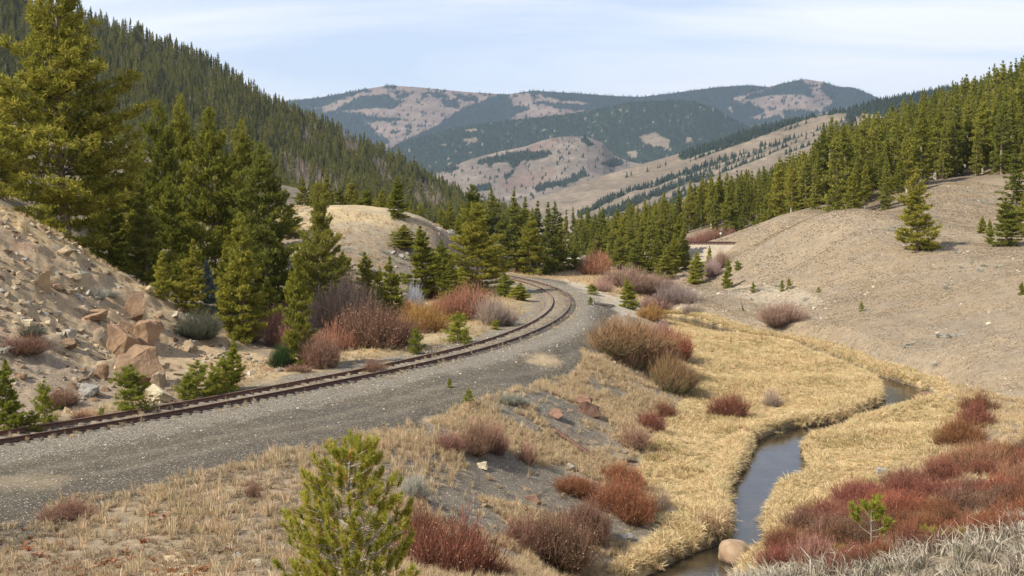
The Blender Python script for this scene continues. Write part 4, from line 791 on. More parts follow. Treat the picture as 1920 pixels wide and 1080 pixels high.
# ------------------------------------------------------------------ shrubs
def shrub_mesh(seed, n=420, Hh=1.0, Rr=1.0, w=.022, tw=3, leaves=0, upr=.5, name="shrub"):
    rg_ = np.random.default_rng(seed)
    K = 9; ca = rg_.random(K) * 6.283; cr_ = np.sqrt(rg_.random(K)) * .62; cr_[0] = 0; cc = np.stack([np.cos(ca) * cr_, np.sin(ca) * cr_], 1) * Rr; chh = (1 - .55 * cr_ ** 1.3) * rg_.uniform(.72, 1.05, K); crr = rg_.uniform(.34, .56, K); ki = rg_.choice(K, n, p=crr ** 2 / (crr ** 2).sum())
    az = rg_.random(n) * 6.283; el = np.arccos(1 - rg_.random(n) * (1 - math.cos(R(80)))); gap = fbm(az * 1.6 + ki * 3.1, el * 2.4 + seed, 3, seed)
    lob = 1 + .18 * np.sin(az * 3 + seed) + .12 * np.sin(az * 5 + 2 * seed) ; ln = rg_.uniform(.72, 1.08, n)
    tip = np.stack([np.sin(el) * np.cos(az) * Rr * lob, np.sin(el) * np.sin(az) * Rr * lob, np.cos(el) ** .8 * Hh * (1 + .1 * np.sin(az * 4 + seed)) + .06], 1) * ln[:, None]
    b = np.stack([np.cos(az), np.sin(az), 0 * az], 1) * (np.sin(el) * .45 * Rr * rg_.uniform(.3, 1., n))[:, None]; b[:, 2] = -.08
    tip = tip * np.stack([crr[ki], crr[ki], chh[ki]], 1); tip *= (1 + .28 * gap)[:, None]; tip[:, :2] += cc[ki]; b = b * .45; b[:, :2] += cc[ki] * .7; b[:, 2] = -.08
    q = np.linspace(0, 1, 5)[None, :, None]; mid = b * .3 + tip * .7 * [1, 1, 1]; mid[:, 2] = tip[:, 2] * (.55 - .2 * (1 - upr)); mid += rg_.normal(0, .03, mid.shape)
    P = (1 - q) ** 2 * b[:, None] + 2 * q * (1 - q) * mid[:, None] + q * q * tip[:, None]
    W_ = w * (1.1 - .75 * q[..., 0]) * rg_.uniform(.7, 1.2, (n, 1)); V1, f1, t1, v1 = ribbon(P, W_, rg_)
    k = n * tw; si = np.repeat(np.arange(n), tw); f = rg_.integers(1, 5, k); sp_ = P[si, f]; d = unit(P[si, np.minimum(f, 4)] - P[si, f - 1] + rg_.normal(0, .09, (k, 3)) + [0, 0, .05]); Lt = rg_.uniform(.10, .26, k) * max(Hh, .7)
    P2 = np.stack([sp_, sp_ + d * Lt[:, None] * .5 + rg_.normal(0, .01, (k, 3)), sp_ + d * Lt[:, None] + [0, 0, .02]], 1); V2, f2, t2_, v2 = ribbon(P2, np.array([[.8, .6, .25]]) * w * rg_.uniform(.6, 1.1, (k, 1)), rg_)
    a1 = np.clip(t1 * .85 + (v1 - .5) * .3, 0, 1); a2 = np.clip(np.repeat(f / 4 * .7, 6) + t2_ * .25 + (v2 - .5) * .3, 0, 1)
    parts = [(V1, f1, a1), (V2, f2, a2)]; V, Fs, a = join(parts); mi = np.zeros(len(Fs[0]))
    if leaves:
        j = rg_.integers(0, k, leaves); c = P2[j, rg_.integers(0, 3, leaves)] + rg_.normal(0, .02, (leaves, 3)); V3, f3, v3 = blades(c, unit(rg_.normal(0, 1, (leaves, 3))), rg_.uniform(.02, .038, leaves), np.full(leaves, .022), rg_)
        f3 = f3 + len(V); V = np.vstack([V, V3]); a = np.r_[a, v3]; return mesh_np(name, V, [f3, Fs[0]], [None, None], {'v': a}, midx=np.r_[np.ones(len(f3)), mi])
    return mesh_np(name, V, Fs, [None], {'v': a}, midx=mi)
SK = {}
def kind(nm, base, mid, tip, leaf=None): SK[nm] = (leaf_mat(nm + "_stems", [(0, base), (.5, mid), (1, tip)], trans=.1, var=.15), leaf_mat(nm + "_leaves", [(0, leaf[0]), (1, leaf[1])], trans=.3) if leaf else None)
kind('red', (.14, .10, .07), (.21, .10, .058), (.32, .112, .064), ((.40, .13, .06), (.58, .38, .22)))
kind('maroon', (.14, .10, .075), (.18, .09, .06), (.25, .092, .06), ((.30, .10, .06), (.48, .32, .22)))
kind('darkbrown', (.17, .13, .085), (.17, .105, .07), (.23, .125, .085), ((.28, .17, .11), (.50, .38, .26)))
kind('brown', (.20, .155, .11), (.24, .145, .10), (.33, .18, .13), ((.40, .24, .16), (.55, .42, .30)))
kind('willow', (.25, .23, .13), (.27, .23, .13), (.34, .155, .085))
kind('greybrown', (.18, .145, .105), (.23, .18, .13), (.32, .24, .175), ((.36, .27, .21), (.50, .40, .32)))
kind('tan', (.22, .18, .14), (.34, .26, .21), (.44, .33, .27), ((.44, .33, .25), (.58, .46, .36)))
kind('orange', (.20, .14, .08), (.34, .19, .08), (.44, .25, .09), ((.48, .26, .07), (.60, .40, .14)))
kind('rust', (.20, .14, .10), (.32, .17, .11), (.40, .20, .12), ((.44, .24, .13), (.55, .38, .24)))
kind('pink', (.22, .17, .13), (.34, .23, .18), (.42, .26, .20))
kind('lilac', (.22, .17, .14), (.34, .26, .23), (.42, .32, .285))
kind('bluegrey', (.20, .19, .19), (.36, .36, .38), (.50, .50, .54))
kind('sage', (.20, .18, .14), (.30, .29, .23), (.42, .41, .34), ((.34, .33, .27), (.46, .45, .38)))
kind('juniper', (.06, .06, .035), (.10, .105, .07), (.17, .17, .12), ((.08, .09, .06), (.22, .22, .16)))
kind('green', (.03, .05, .02), (.045, .075, .025), (.08, .12, .045), ((.04, .07, .025), (.10, .15, .05)))
SM = {'L': [shrub_mesh(100 + i, 1700, w=.0105, tw=5, leaves=2600) for i in range(3)], 'M': [shrub_mesh(110 + i, 900, w=.014, tw=5, leaves=1300) for i in range(4)], 'U': [shrub_mesh(120 + i, 2300, w=.010, tw=5) for i in range(2)], 'S': [shrub_mesh(130 + i, 380, w=.016, tw=4, leaves=320) for i in range(3)]}
def shrub(P, wd, ht, kd, label, size='M', group=None, cat='shrub', name=None, vi=None):
    m_ = SM[size][(vi if vi is not None else int(rng.integers(9))) % len(SM[size])]
    o = obj(name or ('willow_shrub' if cat == 'shrub' else 'bush'), m_, label=label, category=cat)
    if group: o['group'] = group
    o.location = (P[0], P[1], P[2] - .03); o.scale = (wd * .60, wd * .60, ht * 1.12); o.rotation_euler = (0, 0, rng.random() * 6.28)
    sm_, lm_ = SK[kd]; o.material_slots[0].link = 'OBJECT'; o.material_slots[0].material = sm_
    if len(o.material_slots) > 1: o.material_slots[1].link = 'OBJECT'; o.material_slots[1].material = lm_ or sm_
    return o
# (px, base py, width px, height px, kind, size, label); the height is what is seen of it from here
SH = [
 (1165, 676, 176, 72, 'willow', 'U', 'largest willow dome with grey-green stems and red tips beside the gravel bench'),
 (1218, 706, 144, 76, 'willow', 'U', 'willow merging into the right side of the largest willow dome'),
 (1254, 738, 100, 64, 'willow', 'U', 'dark reddish willow at the bank foot, right end of the willow clump'),
 (1262, 676, 76, 50, 'red', 'L', 'red-tipped willow at the meadow edge behind the willow clump'),
 (1243, 634, 48, 32, 'pink', 'M', 'pinkish bare shrub between the largest willow and the creek'),
 (1372, 786, 94, 48, 'maroon', 'M', 'sparse red-stemmed shrub alone in the golden meadow'),
 (1450, 766, 42, 36, 'tan', 'S', 'pale wispy shrub right of the red-stemmed meadow shrub'),
 (1474, 615, 80, 46, 'pink', 'L', 'pinkish brown rounded shrub alone at the foot of the open hillside'),
 (1224, 812, 66, 38, 'maroon', 'M', 'maroon shrub at the foot of the bank, left one of a touching pair'),
 (1250, 788, 58, 32, 'maroon', 'M', 'maroon shrub at the foot of the bank, right one of a touching pair'),
 (1192, 846, 84, 48, 'brown', 'S', 'thin brownish shrub below the maroon pair'),
 (1160, 916, 92, 42, 'red', 'L', 'bright red dome-shaped shrub below the old rusty rail'),
 (1082, 934, 100, 42, 'red', 'L', 'low spreading red shrub left of the bright red dome'),
 (1178, 982, 124, 78, 'red', 'L', 'largest orange-red bushy shrub on the lower bank'),
 (1240, 966, 52, 56, 'greybrown', 'S', 'thin grey-brown shrub at the right edge of the largest orange-red shrub'),
 (1046, 1076, 178, 112, 'darkbrown', 'L', 'wide dark brown twiggy shrub at the bottom of the picture'),
 (1112, 1024, 100, 82, 'darkbrown', 'L', 'dark brown twiggy shrub behind the wide dark brown one'),
 (990, 1040, 90, 62, 'darkbrown', 'M', 'dark brown shrub at the left of the wide dark brown one'),
 (840, 1108, 200, 130, 'maroon', 'L', 'large deep red shrub right of the near pine'),
 (785, 1020, 84, 70, 'maroon', 'M', 'brownish red shrub just behind the near pine'),
 (905, 1120, 90, 70, 'red', 'L', 'deep red shrub at the bottom edge right of the large deep red one'),
 (884, 852, 84, 58, 'brown', 'L', 'brown twiggy shrub on the bench edge, middle of three'),
 (842, 852, 56, 42, 'brown', 'M', 'low brown shrub, left of three on the bench edge'),
 (926, 854, 54, 52, 'brown', 'M', 'brown shrub, right of three on the bench edge'),
 (990, 874, 42, 46, 'brown', 'S', 'small leaning brown shrub on the bank above the red ones'),
 (118, 982, 104, 40, 'brown', 'M', 'low reddish brown shrub at the gravel edge near the left border'),
 (474, 938, 44, 40, 'brown', 'S', 'small brown shrub among straw-coloured grass left of the near pine'),
 (1846, 772, 66, 34, 'maroon', 'M', 'maroon shrub, topmost of the red ones on the right bank'),
 (1840, 802, 80, 42, 'maroon', 'M', 'maroon shrub just below the topmost one on the right bank'),
 (1802, 838, 100, 50, 'red', 'L', 'red-brown rounded shrub reaching into the meadow on the right'),
 (1848, 884, 116, 52, 'rust', 'L', 'orange shrub among the dark red ones on the right bank'),
 (1905, 1004, 124, 46, 'red', 'L', 'brightest red shrub near the lower right corner'),
 (1330, 1006, 84, 46, 'brown', 'S', 'brownish pink shrub on the left creek bank above the boulder'),
 (1362, 985, 30, 34, 'pink', 'S', 'small reddish shrub leaning over the water left of the creek'),
 (690, 654, 150, 76, 'darkbrown', 'L', 'large dark grey-brown leafless willow left of the rails'),
 (640, 618, 118, 84, 'greybrown', 'L', 'tall grey willow behind the dark grey-brown willow'),
 (622, 660, 90, 48, 'rust', 'M', 'orange-brown leafy shrub left of the dark willow'),
 (604, 692, 90, 56, 'brown', 'L', 'brown shrub with pale dry leaves right of the skinny pine'),
 (522, 655, 96, 70, 'brown', 'L', 'dry brown shrub left of the skinny pine'),
 (654, 560, 90, 42, 'tan', 'M', 'pale tan shrub behind the tall grey willow'),
 (700, 700, 60, 28, 'brown', 'S', 'low brown twiggy growth in dry grass below the dark willow'),
 (790, 624, 94, 52, 'orange', 'L', 'bright orange leafy shrub'),
 (760, 600, 44, 36, 'orange', 'M', 'orange shrub at the left end of the orange and rust thicket'),
 (872, 602, 100, 62, 'rust', 'L', 'tall rust-red willow in the middle of the thicket by the rails'),
 (826, 604, 60, 44, 'rust', 'L', 'rust-red willow between the orange shrub and the tall rust one'),
 (932, 612, 76, 50, 'tan', 'L', 'tan-pink willow at the rail end of the thicket'),
 (770, 584, 54, 46, 'bluegrey', 'M', 'blue-grey leafless shrub behind the bright orange one'),
 (812, 562, 60, 24, 'maroon', 'M', 'low dark red shrub behind the thicket'),
 (1120, 518, 62, 44, 'rust', 'M', 'orange-grey shrub in front of the rock pile'),
 (1180, 545, 90, 42, 'pink', 'L', 'pinkish red willow left of the bright young pine'),
 (1225, 562, 84, 46, 'pink', 'L', 'pink willow behind the bright young pine'),
 (1272, 580, 72, 48, 'lilac', 'L', 'lilac-grey willow at the right end of the pink thicket'),
 (1140, 548, 60, 26, 'pink', 'S', 'low pink shrub at the left end of the pink thicket'),
 (1236, 590, 62, 34, 'pink', 'M', 'low pink willow above the orange shrub by the creek'),
 (1222, 602, 60, 30, 'orange', 'M', 'orange-yellow shrub at the upper end of the creek'),
 (1302, 592, 44, 26, 'tan', 'S', 'pale shrub at the foot of the stony hillside'),
 (1356, 502, 38, 30, 'pink', 'M', 'dull pink shrub behind the thin upright young pine'),
 (1335, 520, 46, 34, 'lilac', 'M', 'grey-lilac shrub left of the dull pink one'),
 (1095, 506, 40, 24, 'tan', 'M', 'pale shrub at the foot of the rock pile'),
 (366, 640, 74, 54, 'juniper', 'L', 'grey-green juniper on the shoulder of the rocky spur'),
 (524, 692, 44, 46, 'green', 'L', 'round dark green bush at the foot of the spur'),
 (30, 676, 84, 46, 'darkbrown', 'M', 'dark leafless shrub on the rocky slope at the left border'),
 (45, 640, 60, 34, 'juniper', 'S', 'dark green-grey bush above the leafless one at the left border'),
 (962, 762, 56, 24, 'sage', 'M', 'pale grey sagebrush on the bench edge right of the small bright pine'),
 (842, 980, 38, 20, 'sage', 'M', 'small grey-green sagebrush on the dark bank'),
 (772, 940, 62, 50, 'sage', 'M', 'pale grey sagebrush right of the near pine top'),
 (1660, 1062, 70, 38, 'red', 'M', 'rusty red shrub behind the nearly bare sapling'),
 (1600, 1076, 90, 40, 'maroon', 'M', 'dark red shrub left of the nearly bare sapling'),
 (110, 765, 70, 36, 'brown', 'M', 'dry brown shrub at the foot of the rocky slope near the left border'),
 (200, 560, 40, 20, 'sage', 'S', 'grey twiggy patch on the spur right of the overhanging boulder'),
 (150, 790, 60, 22, 'rust', 'S', 'low rust-coloured weeds between the slope foot and the rails'),
 (420, 715, 70, 16, 'brown', 'S', 'low brown weeds between small pines and the rails'),
 (560, 700, 60, 18, 'brown', 'S', 'low brown weeds beside the round dark green bush'),
 (460, 640, 80, 40, 'greybrown', 'M', 'grey-brown shrub under the bright bushy pine'),
 (180, 560, 36, 24, 'sage', 'S', 'grey dead twigs on the rocky spur'),
]
for px_, bs, wp, hp, kd, sz_, lab in SH:
    if bs > 1079: p_ = at(px_, d=float(hit(px_, 1079)[1]) - (bs - 1079) / 60); 
    else: p_ = at(px_, bs)
    s_ = p_[1] / F; p_ = p_ + [0, wp * s_ * .30, 0]; p_[2] = H(p_[0], p_[1])[0]
    zt = unp(px_, bs - hp, p_[1])[2]; shrub(p_, wp * s_ * 1.04, max(.25, (zt - p_[2])) * 1.02, kd, lab, sz_, cat='bush' if kd in ('juniper', 'green', 'sage') else 'shrub', name='bush' if kd in ('juniper', 'green', 'sage') else None)
# the red thicket on the right bank: each bush an object
RT = [(1920, 850), (1895, 838), (1825, 872), (1765, 892), (1690, 905), (1620, 932), (1575, 958), (1490, 980), (1455, 1020), (1480, 1062), (1560, 1080), (1640, 1070), (1720, 1055), (1790, 1020), (1920, 985)]
rg = np.random.default_rng(17); pts = []
for _ in range(4000):
    a, b_ = rg.uniform(1470, 2000), rg.uniform(850, 1080)
    if not (inpoly(np.array([min(a, 1918)]), np.array([b_]), RT)[0]): continue
    wp = (b_ - 400) * .17
    if all(((a - q[0]) / 1.0) ** 2 + ((b_ - q[1]) * 2.1) ** 2 < 0 or ((a - q[0])) ** 2 + ((b_ - q[1]) * 2.1) ** 2 > (wp * .47) ** 2 for q in pts): pts.append((a, b_, wp))
for a, b_, wp in pts:
    kd = ['maroon', 'red', 'maroon', 'darkbrown', 'rust' if b_ < 930 and a > 1700 else 'maroon', 'red'][int(rg.integers(6))]
    if a < 1560: kd = ['brown', 'maroon', 'darkbrown'][int(rg.integers(3))]
    tone_ = {'maroon': 'deep red', 'red': 'rusty red', 'darkbrown': 'dark brown', 'rust': 'orange-red', 'brown': 'brown'}[kd]
    p_ = at(a, b_); s_ = p_[1] / F; shrub(p_, wp * s_ * rg.uniform(.9, 1.2), wp * s_ * rg.uniform(.32, .52), kd, tone_ + ' shrub, ' + ('topmost' if b_ < 905 else 'upper' if b_ < 945 else 'middle' if b_ < 1000 else 'lowest') + ' part of right bank thicket, ' + ('at its left end' if a < 1560 else 'left of the bare sapling' if a < 1640 else 'right of the bare sapling' if a < 1740 else 'above the grey grass' if a < 1830 else 'near the right border' if a < 1900 else 'at the right border'), 'L' if rg.random() < .4 else 'M', group=tone_ + ' shrubs in the right bank thicket')
P_, a_, b_ = field(60000, (8, 34), (30, 75), [[(1440, 1080), (1500, 960), (1640, 900), (1760, 830), (1815, 756), (1760, 715), (1850, 740), (2000, 800), (2000, 1080)]], 221, dens=lambda x, y, z, px_, py_: np.clip(.45 + .9 * fbm(x / 3, y / 3, 3, 175), .06, 1)) if 0 else (0, 0, 0)
for a, b_, wp, hp in ((1310, 452, 44, 16), (1330, 455, 50, 18), (1350, 450, 46, 16), (1372, 448, 40, 15), (1296, 456, 30, 12)):
    p_ = at(a, d=246); s_ = p_[1] / F; shrub(p_, wp * s_, hp * s_ * 1.5, 'brown', 'reddish brown shrub in the row behind the distant track', 'M', group='shrubs behind the distant track')

# ------------------------------------------------------------------ grass
def tuft(seed, n, Hh, sp_, w, droop=.5, name="grass_tuft", mat=None, base=.06):
    rg_ = np.random.default_rng(seed); az = rg_.random(n) * 6.283; o_ = np.stack([np.cos(az), np.sin(az), 0 * az], 1); b = o_ * rg_.random((n, 1)) * base; h_ = Hh * rg_.uniform(.55, 1.1, n); r_ = sp_ * rg_.random(n) ** .7
    P = np.stack([b, b + o_ * (r_ * .35)[:, None] + np.array([0, 0, 1.]) * (h_ * .6)[:, None], b + o_ * r_[:, None] + np.array([0, 0, 1.]) * (h_ * (1 - droop * rg_.random(n)))[:, None]], 1); P[:, 0, 2] = -.03
    V, f, t, v = ribbon(P, np.array([[1, .8, .15]]) * w * rg_.uniform(.7, 1.3, (n, 1)), rg_); return mesh_np(name, V, [f], [mat], {'v': v})
M_gold = leaf_mat("golden_sedge", [(0, (.38, .28, .14)), (.3, (.64, .49, .265)), (.75, (.80, .645, .38)), (1, (.90, .80, .55))], trans=.35, var=.13)
M_straw = leaf_mat("straw_grass", [(0, (.30, .21, .12)), (.35, (.52, .39, .23)), (.8, (.66, .51, .315)), (1, (.76, .65, .46))], trans=.3, var=.16)
M_hay = leaf_mat("hillside_grass", [(0, (.30, .23, .15)), (.5, (.39, .305, .205)), (1, (.49, .39, .265))], trans=.5, var=.12)
M_ash = leaf_mat("grey_dead_grass", [(0, (.22, .19, .14)), (.5, (.36, .31, .235)), (1, (.56, .50, .40))], trans=.2, var=.15)
M_rdlf = leaf_mat("russet_weed", [(0, (.22, .10, .05)), (1, (.42, .22, .12))], trans=.2)
gold = [pobj(tuft(s_, 34, .34, .34, .020, .85, mat=M_gold)) for s_ in range(4)]
M_ochre = leaf_mat('ochre_sedge', [(0, (.26, .19, .09)), (.3, (.44, .33, .15)), (.75, (.58, .45, .23)), (1, (.70, .58, .36))], trans=.3, var=.13)
ochre = [pobj(tuft(s_ + 80, 30, .36, .30, .020, .7, mat=M_ochre)) for s_ in range(3)]; ochre.append(ochre[0])
straw = [pobj(tuft(10 + s_, 16 + 9 * s_, (.50, .40, .34, .26)[s_], (.10, .16, .24, .26)[s_], .012, (.1, .2, .4, .7)[s_], mat=M_straw, base=.05 + .03 * s_)) for s_ in range(4)]
hay = [pobj(tuft(20 + s_, 20, .11, .16, .018, .5, mat=M_hay)) for s_ in range(3)]
ash = [pobj(tuft(30 + s_, 40, .22, .18, .009, .8, mat=M_ash)) for s_ in range(4)]
weed = [pobj(tuft(40 + s_, 22, .14, .16, .035, .5, mat=M_rdlf)) for s_ in range(3)]
def field(n, bx, by, poly, seed, dens=None, keep=None, zoff=0., jit=14, dmin=20, dmax=400):
    rg_ = np.random.default_rng(seed); x = rg_.uniform(*bx, n); y = rg_.uniform(*by, n); z = H(x, y); px_, py_ = proj(x, y, z); r = np.hypot(x, y)
    qx_ = px_ + jit * fbm(x / 2, y / 2, 3, seed); qy_ = py_ + jit * .5 * fbm(x / 2 + 40, y / 2, 3, seed)
    m = np.zeros(n, bool)
    for q in (poly if isinstance(poly[0], list) else [poly]): m |= inpoly(qx_, qy_, q)
    m &= (r > dmin) & (r < dmax)
    if dens is not None: m &= rg_.random(n) < dens(x, y, z, px_, py_)
    return np.stack([x, y, z + zoff], 1)[m], px_[m], py_[m]
def off_creek(x, y, e0=.12):
    D, I = dpoly(x, y, SP); return D - SP[I, 3] * .5 - .32 * fbm(x / 1.1, y / 1.1, 4, 21, .6) > e0 + .08 * sst(100, 118, y)
P_, a_, b_ = field(150000, (4, 48), (38, 140), MEADOW, 1); k_ = off_creek(P_[:, 0], P_[:, 1]) ; k_ &= np.random.default_rng(1).random(len(k_)) < np.clip(75 / P_[:, 1], .45, 1); P_ = P_[k_]; mp_ = fbm(P_[:, 0] / 2.4, P_[:, 1] / 2.4, 4, 18); sm_ = np.random.default_rng(2).uniform(.6, 1.15, len(P_)) * (1 + .45 * mp_); sm_ = np.stack([sm_ * (1.15 - .3 * mp_), sm_ * (1.15 - .3 * mp_), sm_ * np.clip(.75 + 1.3 * mp_, .25, 1.5)], 1); im_ = np.random.default_rng(22).integers(0, 4, len(P_)) + 4 * (fbm(P_[:, 0] / 4, P_[:, 1] / 3, 3, 19) + .25 * np.random.default_rng(23).normal(size=len(P_)) > .22)
scatter("meadow_grass", 'golden matted sedge covering the creek meadow', P_, sm_, gold + ochre, im_, tilt=.15); print('meadow', len(P_))
# overhanging fringe along the creek
rg = np.random.default_rng(3); i = rg.integers(2, len(SP) - 1, 5200); sd_ = rg.choice([-1, 1], 5200); e_ = SP[i, 3] * .5 + rg.uniform(.25, .95, 5200); x = SP[i, 0] + nrm[i, 0] * sd_ * e_ + rg.normal(0, .15, 5200); y = SP[i, 1] + nrm[i, 1] * sd_ * e_ + rg.normal(0, .15, 5200); k_ = off_creek(x, y, .28) & (y > 38); x, y = x[k_], y[k_]
scatter("creek_fringe_grass", 'longer golden grass hanging over the creek banks', np.stack([x, y, H(x, y)], 1), rg.uniform(.8, 1.4, len(x)), gold, tilt=.25)
FG = [(-200, 1000), (60, 985), (110, 930), (250, 925), (380, 880), (480, 860), (600, 835), (720, 800), (800, 790), (900, 752), (960, 728), (1010, 735), (960, 760), (900, 800), (850, 900), (760, 960), (780, 1120), (-300, 1200)]
P_, a_, b_ = field(75000, (-26, 8), (19, 66), FG, 21, dens=lambda x, y, z, px_, py_: np.clip(.30 + .9 * fbm(x / 2.2, y / 2.2, 3, 71) + .25 * fbm(x / .8, y / .8, 2, 72), .03, 1) * .55, dmin=15)
P2_, a_, b_ = field(60000, (-26, 24), (17, 90), [FG, BANK], 121, dens=lambda x, y, z, px_, py_: np.clip(.9 - 1.1 * np.clip(fbm(x / 2.5, y / 2.5, 4, 62) * 3.0 + fbm(x / 11, y / 11, 4, 61) * 1.5 + .35, 0, 1) * (px_ > 720), .04, 1) * np.clip(.6 + .9 * fbm(x / 1.8, y / 1.8, 3, 171), .1, 1), dmin=15)
scatter("grass_litter", 'low matted dry grass between the taller tufts on the near bench and bank', P2_, np.random.default_rng(104).uniform(.8, 1.8, len(P2_)), hay, tilt=.2)
mnd = lambda P: ~inpoly(*proj(P[:, 0], P[:, 1], P[:, 2]), [(262, 1100), (275, 1052), (320, 1032), (362, 1048), (385, 1100)])
P_ = P_[mnd(P_)]
scatter("bench_grass", 'straw-coloured grass tufts on the near bench', P_, np.random.default_rng(4).uniform(.55, 1.15, len(P_)), straw, tilt=.12); print('bench', len(P_))
P_, a_, b_ = field(12000, (-26, 6), (18, 45), [(-200, 1020), (260, 960), (560, 985), (780, 1010), (800, 1130), (-300, 1200)], 22, dens=lambda x, y, z, px_, py_: np.clip(.1 + 1.2 * fbm(x / 1.2, y / 1.2, 3, 75), 0, 1) * .6, dmin=15)
scatter("russet_weeds", 'low russet dry weeds along the bottom left', P_, np.random.default_rng(5).uniform(.6, 1.3, len(P_)), weed, tilt=.2)
P_, a_, b_ = field(120000, (-8, 24), (26, 92), BANK, 23, dens=lambda x, y, z, px_, py_: np.clip(.95 - 1.5 * np.clip(fbm(x / 2.5, y / 2.5, 4, 62) * 3.0 + fbm(x / 11, y / 11, 4, 61) * 1.5 + .35, 0, 1) + .4 * fbm(x / .8, y / .8, 2, 74), 0.02, 1) * .9)
scatter("bank_grass", 'pale peach dry grass in patches on the bank', P_, np.random.default_rng(6).uniform(.5, 1.0, len(P_)), straw, tilt=.3); print('bank', len(P_))
P_, a_, b_ = field(150000, (10, 75), (60, 200), [[(1280, 560), (1420, 615), (1560, 665), (1750, 715), (1830, 760), (2100, 800), (2100, 430), (1850, 330), (1750, 330), (1500, 400), (1290, 465)]], 24, dens=lambda x, y, z, px_, py_: np.clip(.45 + .8 * fbm(x / 4, y / 4, 3, 76), .08, 1))
scatter("hillside_grass", 'short dry grass on the open tan hillside', P_, np.random.default_rng(7).uniform(.35, .85, len(P_)) * np.clip(P_[:, 1] / 110, .8, 1.4), hay, tilt=.2); print('hill', len(P_))
P_, a_, b_ = field(60000, (-45, 24), (44, 175), [[(0, 812), (240, 770), (520, 712), (880, 640), (985, 588), (960, 540), (600, 545), (560, 660), (420, 700), (200, 755), (0, 785)], [(540, 385), (860, 425), (870, 450), (860, 500), (560, 500)], [(950, 500), (1200, 500), (1300, 570), (1150, 560), (1060, 525), (950, 516)], [(-100, 360), (0, 385), (110, 430), (220, 490), (340, 565), (340, 580), (200, 515), (0, 415)]], 25, dens=lambda x, y, z, px_, py_: np.clip(.5 + .8 * fbm(x / 3, y / 3, 3, 77), .1, 1))
k_ = dpoly(P_[:, 0], P_[:, 1], TRK)[0] > 1.9; P_ = P_[k_]
scatter("trackside_grass", 'dry grass left of the rails, past the curve and on the golden hilltop', P_, np.random.default_rng(8).uniform(.5, 1.0, len(P_)), straw, tilt=.2); print('trackside', len(P_))
rg = np.random.default_rng(9); i = rg.integers(0, len(TRK), 1500); o_ = rg.choice([-.9, -.62, .62, .9, .2, -.2, 1.6, -1.5], 1500) + rg.normal(0, .08, 1500); x = TRK[i, 0] + NN[i, 0] * o_; y = TRK[i, 1] + NN[i, 1] * o_
scatter("track_weeds", 'thin dry weeds growing along the rails', np.stack([x, y, H(x, y)], 1), rg.uniform(.25, .75, 1500), straw, tilt=.15)
P_, a_, b_ = field(16000, (-4, 14), (3, 30), [(1180, 1200), (1400, 1086), (1500, 1075), (1700, 1040), (1800, 1020), (1930, 985), (2500, 940), (2600, 2600), (900, 2600)], 26, dmin=5.0, jit=4)
scatter("near_grey_grass", 'pale grey dead grass on the near slope at the lower right', P_, np.random.default_rng(10).uniform(.7, 1.3, len(P_)), ash, tilt=.25); print('ash', len(P_))
# taller plants standing in the meadow, and low sage on the hillside
P_, a_, b_ = field(60000, (8, 36), (30, 78), [[(1400, 1085), (1440, 1020), (1500, 960), (1640, 900), (1760, 830), (1815, 756), (1740, 715), (1850, 735), (2100, 800), (2100, 1100)]], 221, dens=lambda x, y, z, px_, py_: np.clip(.45 + .9 * fbm(x / 3, y / 3, 3, 175), .08, 1)); k_ = off_creek(P_[:, 0], P_[:, 1]); P_ = P_[k_]
scatter("right_bank_grass", 'pale golden grass between the red shrubs on the right bank', P_, np.random.default_rng(105).uniform(.6, 1.1, len(P_)), [gold[0], straw[1], straw[2], straw[3]], tilt=.2); print('rbank', len(P_))
stalk = [pobj(tuft(60 + s_, 9, .75, .14, .02, .1, mat=M_rdlf)) for s_ in range(3)]
P_, a_, b_ = field(2500, (5, 40), (42, 125), MEADOW, 27, dens=lambda x, y, z, px_, py_: np.clip(fbm(x / 3, y / 3, 3, 78) * 1.5 - .3, 0, .35)); k_ = off_creek(P_[:, 0], P_[:, 1], .5); P_ = P_[k_]
scatter("meadow_stalks", 'thin brown stalks standing in the golden meadow', P_, np.random.default_rng(11).uniform(.5, 1.1, len(P_)), stalk, tilt=.1)
sagep = [pobj(tuft(65 + s_, 40, .16, .30, .03, .5, mat=SK['sage'][1], base=.2)) for s_ in range(3)]
P_, a_, b_ = field(16000, (-45, 75), (40, 190), [[(1290, 470), (1500, 400), (1750, 330), (2000, 330), (2000, 780), (1750, 715), (1400, 615), (1290, 570)], SPUR, [(560, 400), (860, 430), (860, 520), (560, 520)]], 28, dens=lambda x, y, z, px_, py_: np.clip(fbm(x / 5, y / 5, 4, 79) * 1.6 - .35, 0, .6))
scatter("low_sagebrush", 'low grey-green sagebrush mats on the slopes', P_, np.random.default_rng(12).uniform(.6, 1.9, len(P_)), sagep, tilt=.15); print('sage', len(P_))

# ------------------------------------------------------------------ rocks
M_rock = solid_mat("tan_rock", (.30, .225, .14), (.46, .36, .23), 2.4, bump=.8, bscale=7, bdist=.08)
M_rrock = solid_mat("reddish_rock", (.20, .125, .075), (.36, .235, .14), 2.6, bump=1., bscale=5, c3=(.42, .33, .22), bdist=.16)
M_prock = solid_mat("pale_rock", (.50, .42, .28), (.62, .54, .38), 1.4, bump=.9, bscale=6, bdist=.1)
M_grock = solid_mat("grey_rock", (.26, .24, .21), (.42, .39, .34), 2., bump=.7, bscale=7, bdist=.06)
M_brock = solid_mat("red_brown_rock", (.17, .09, .06), (.27, .16, .11), 1.6, bump=.7, bscale=6, bdist=.06)
M_pebl = solid_mat("pale_pebble", (.40, .34, .26), (.56, .50, .40), 2., bump=.1)
M_dpeb = solid_mat("dark_pebble", (.12, .105, .085), (.26, .22, .18), 2., bump=.1)
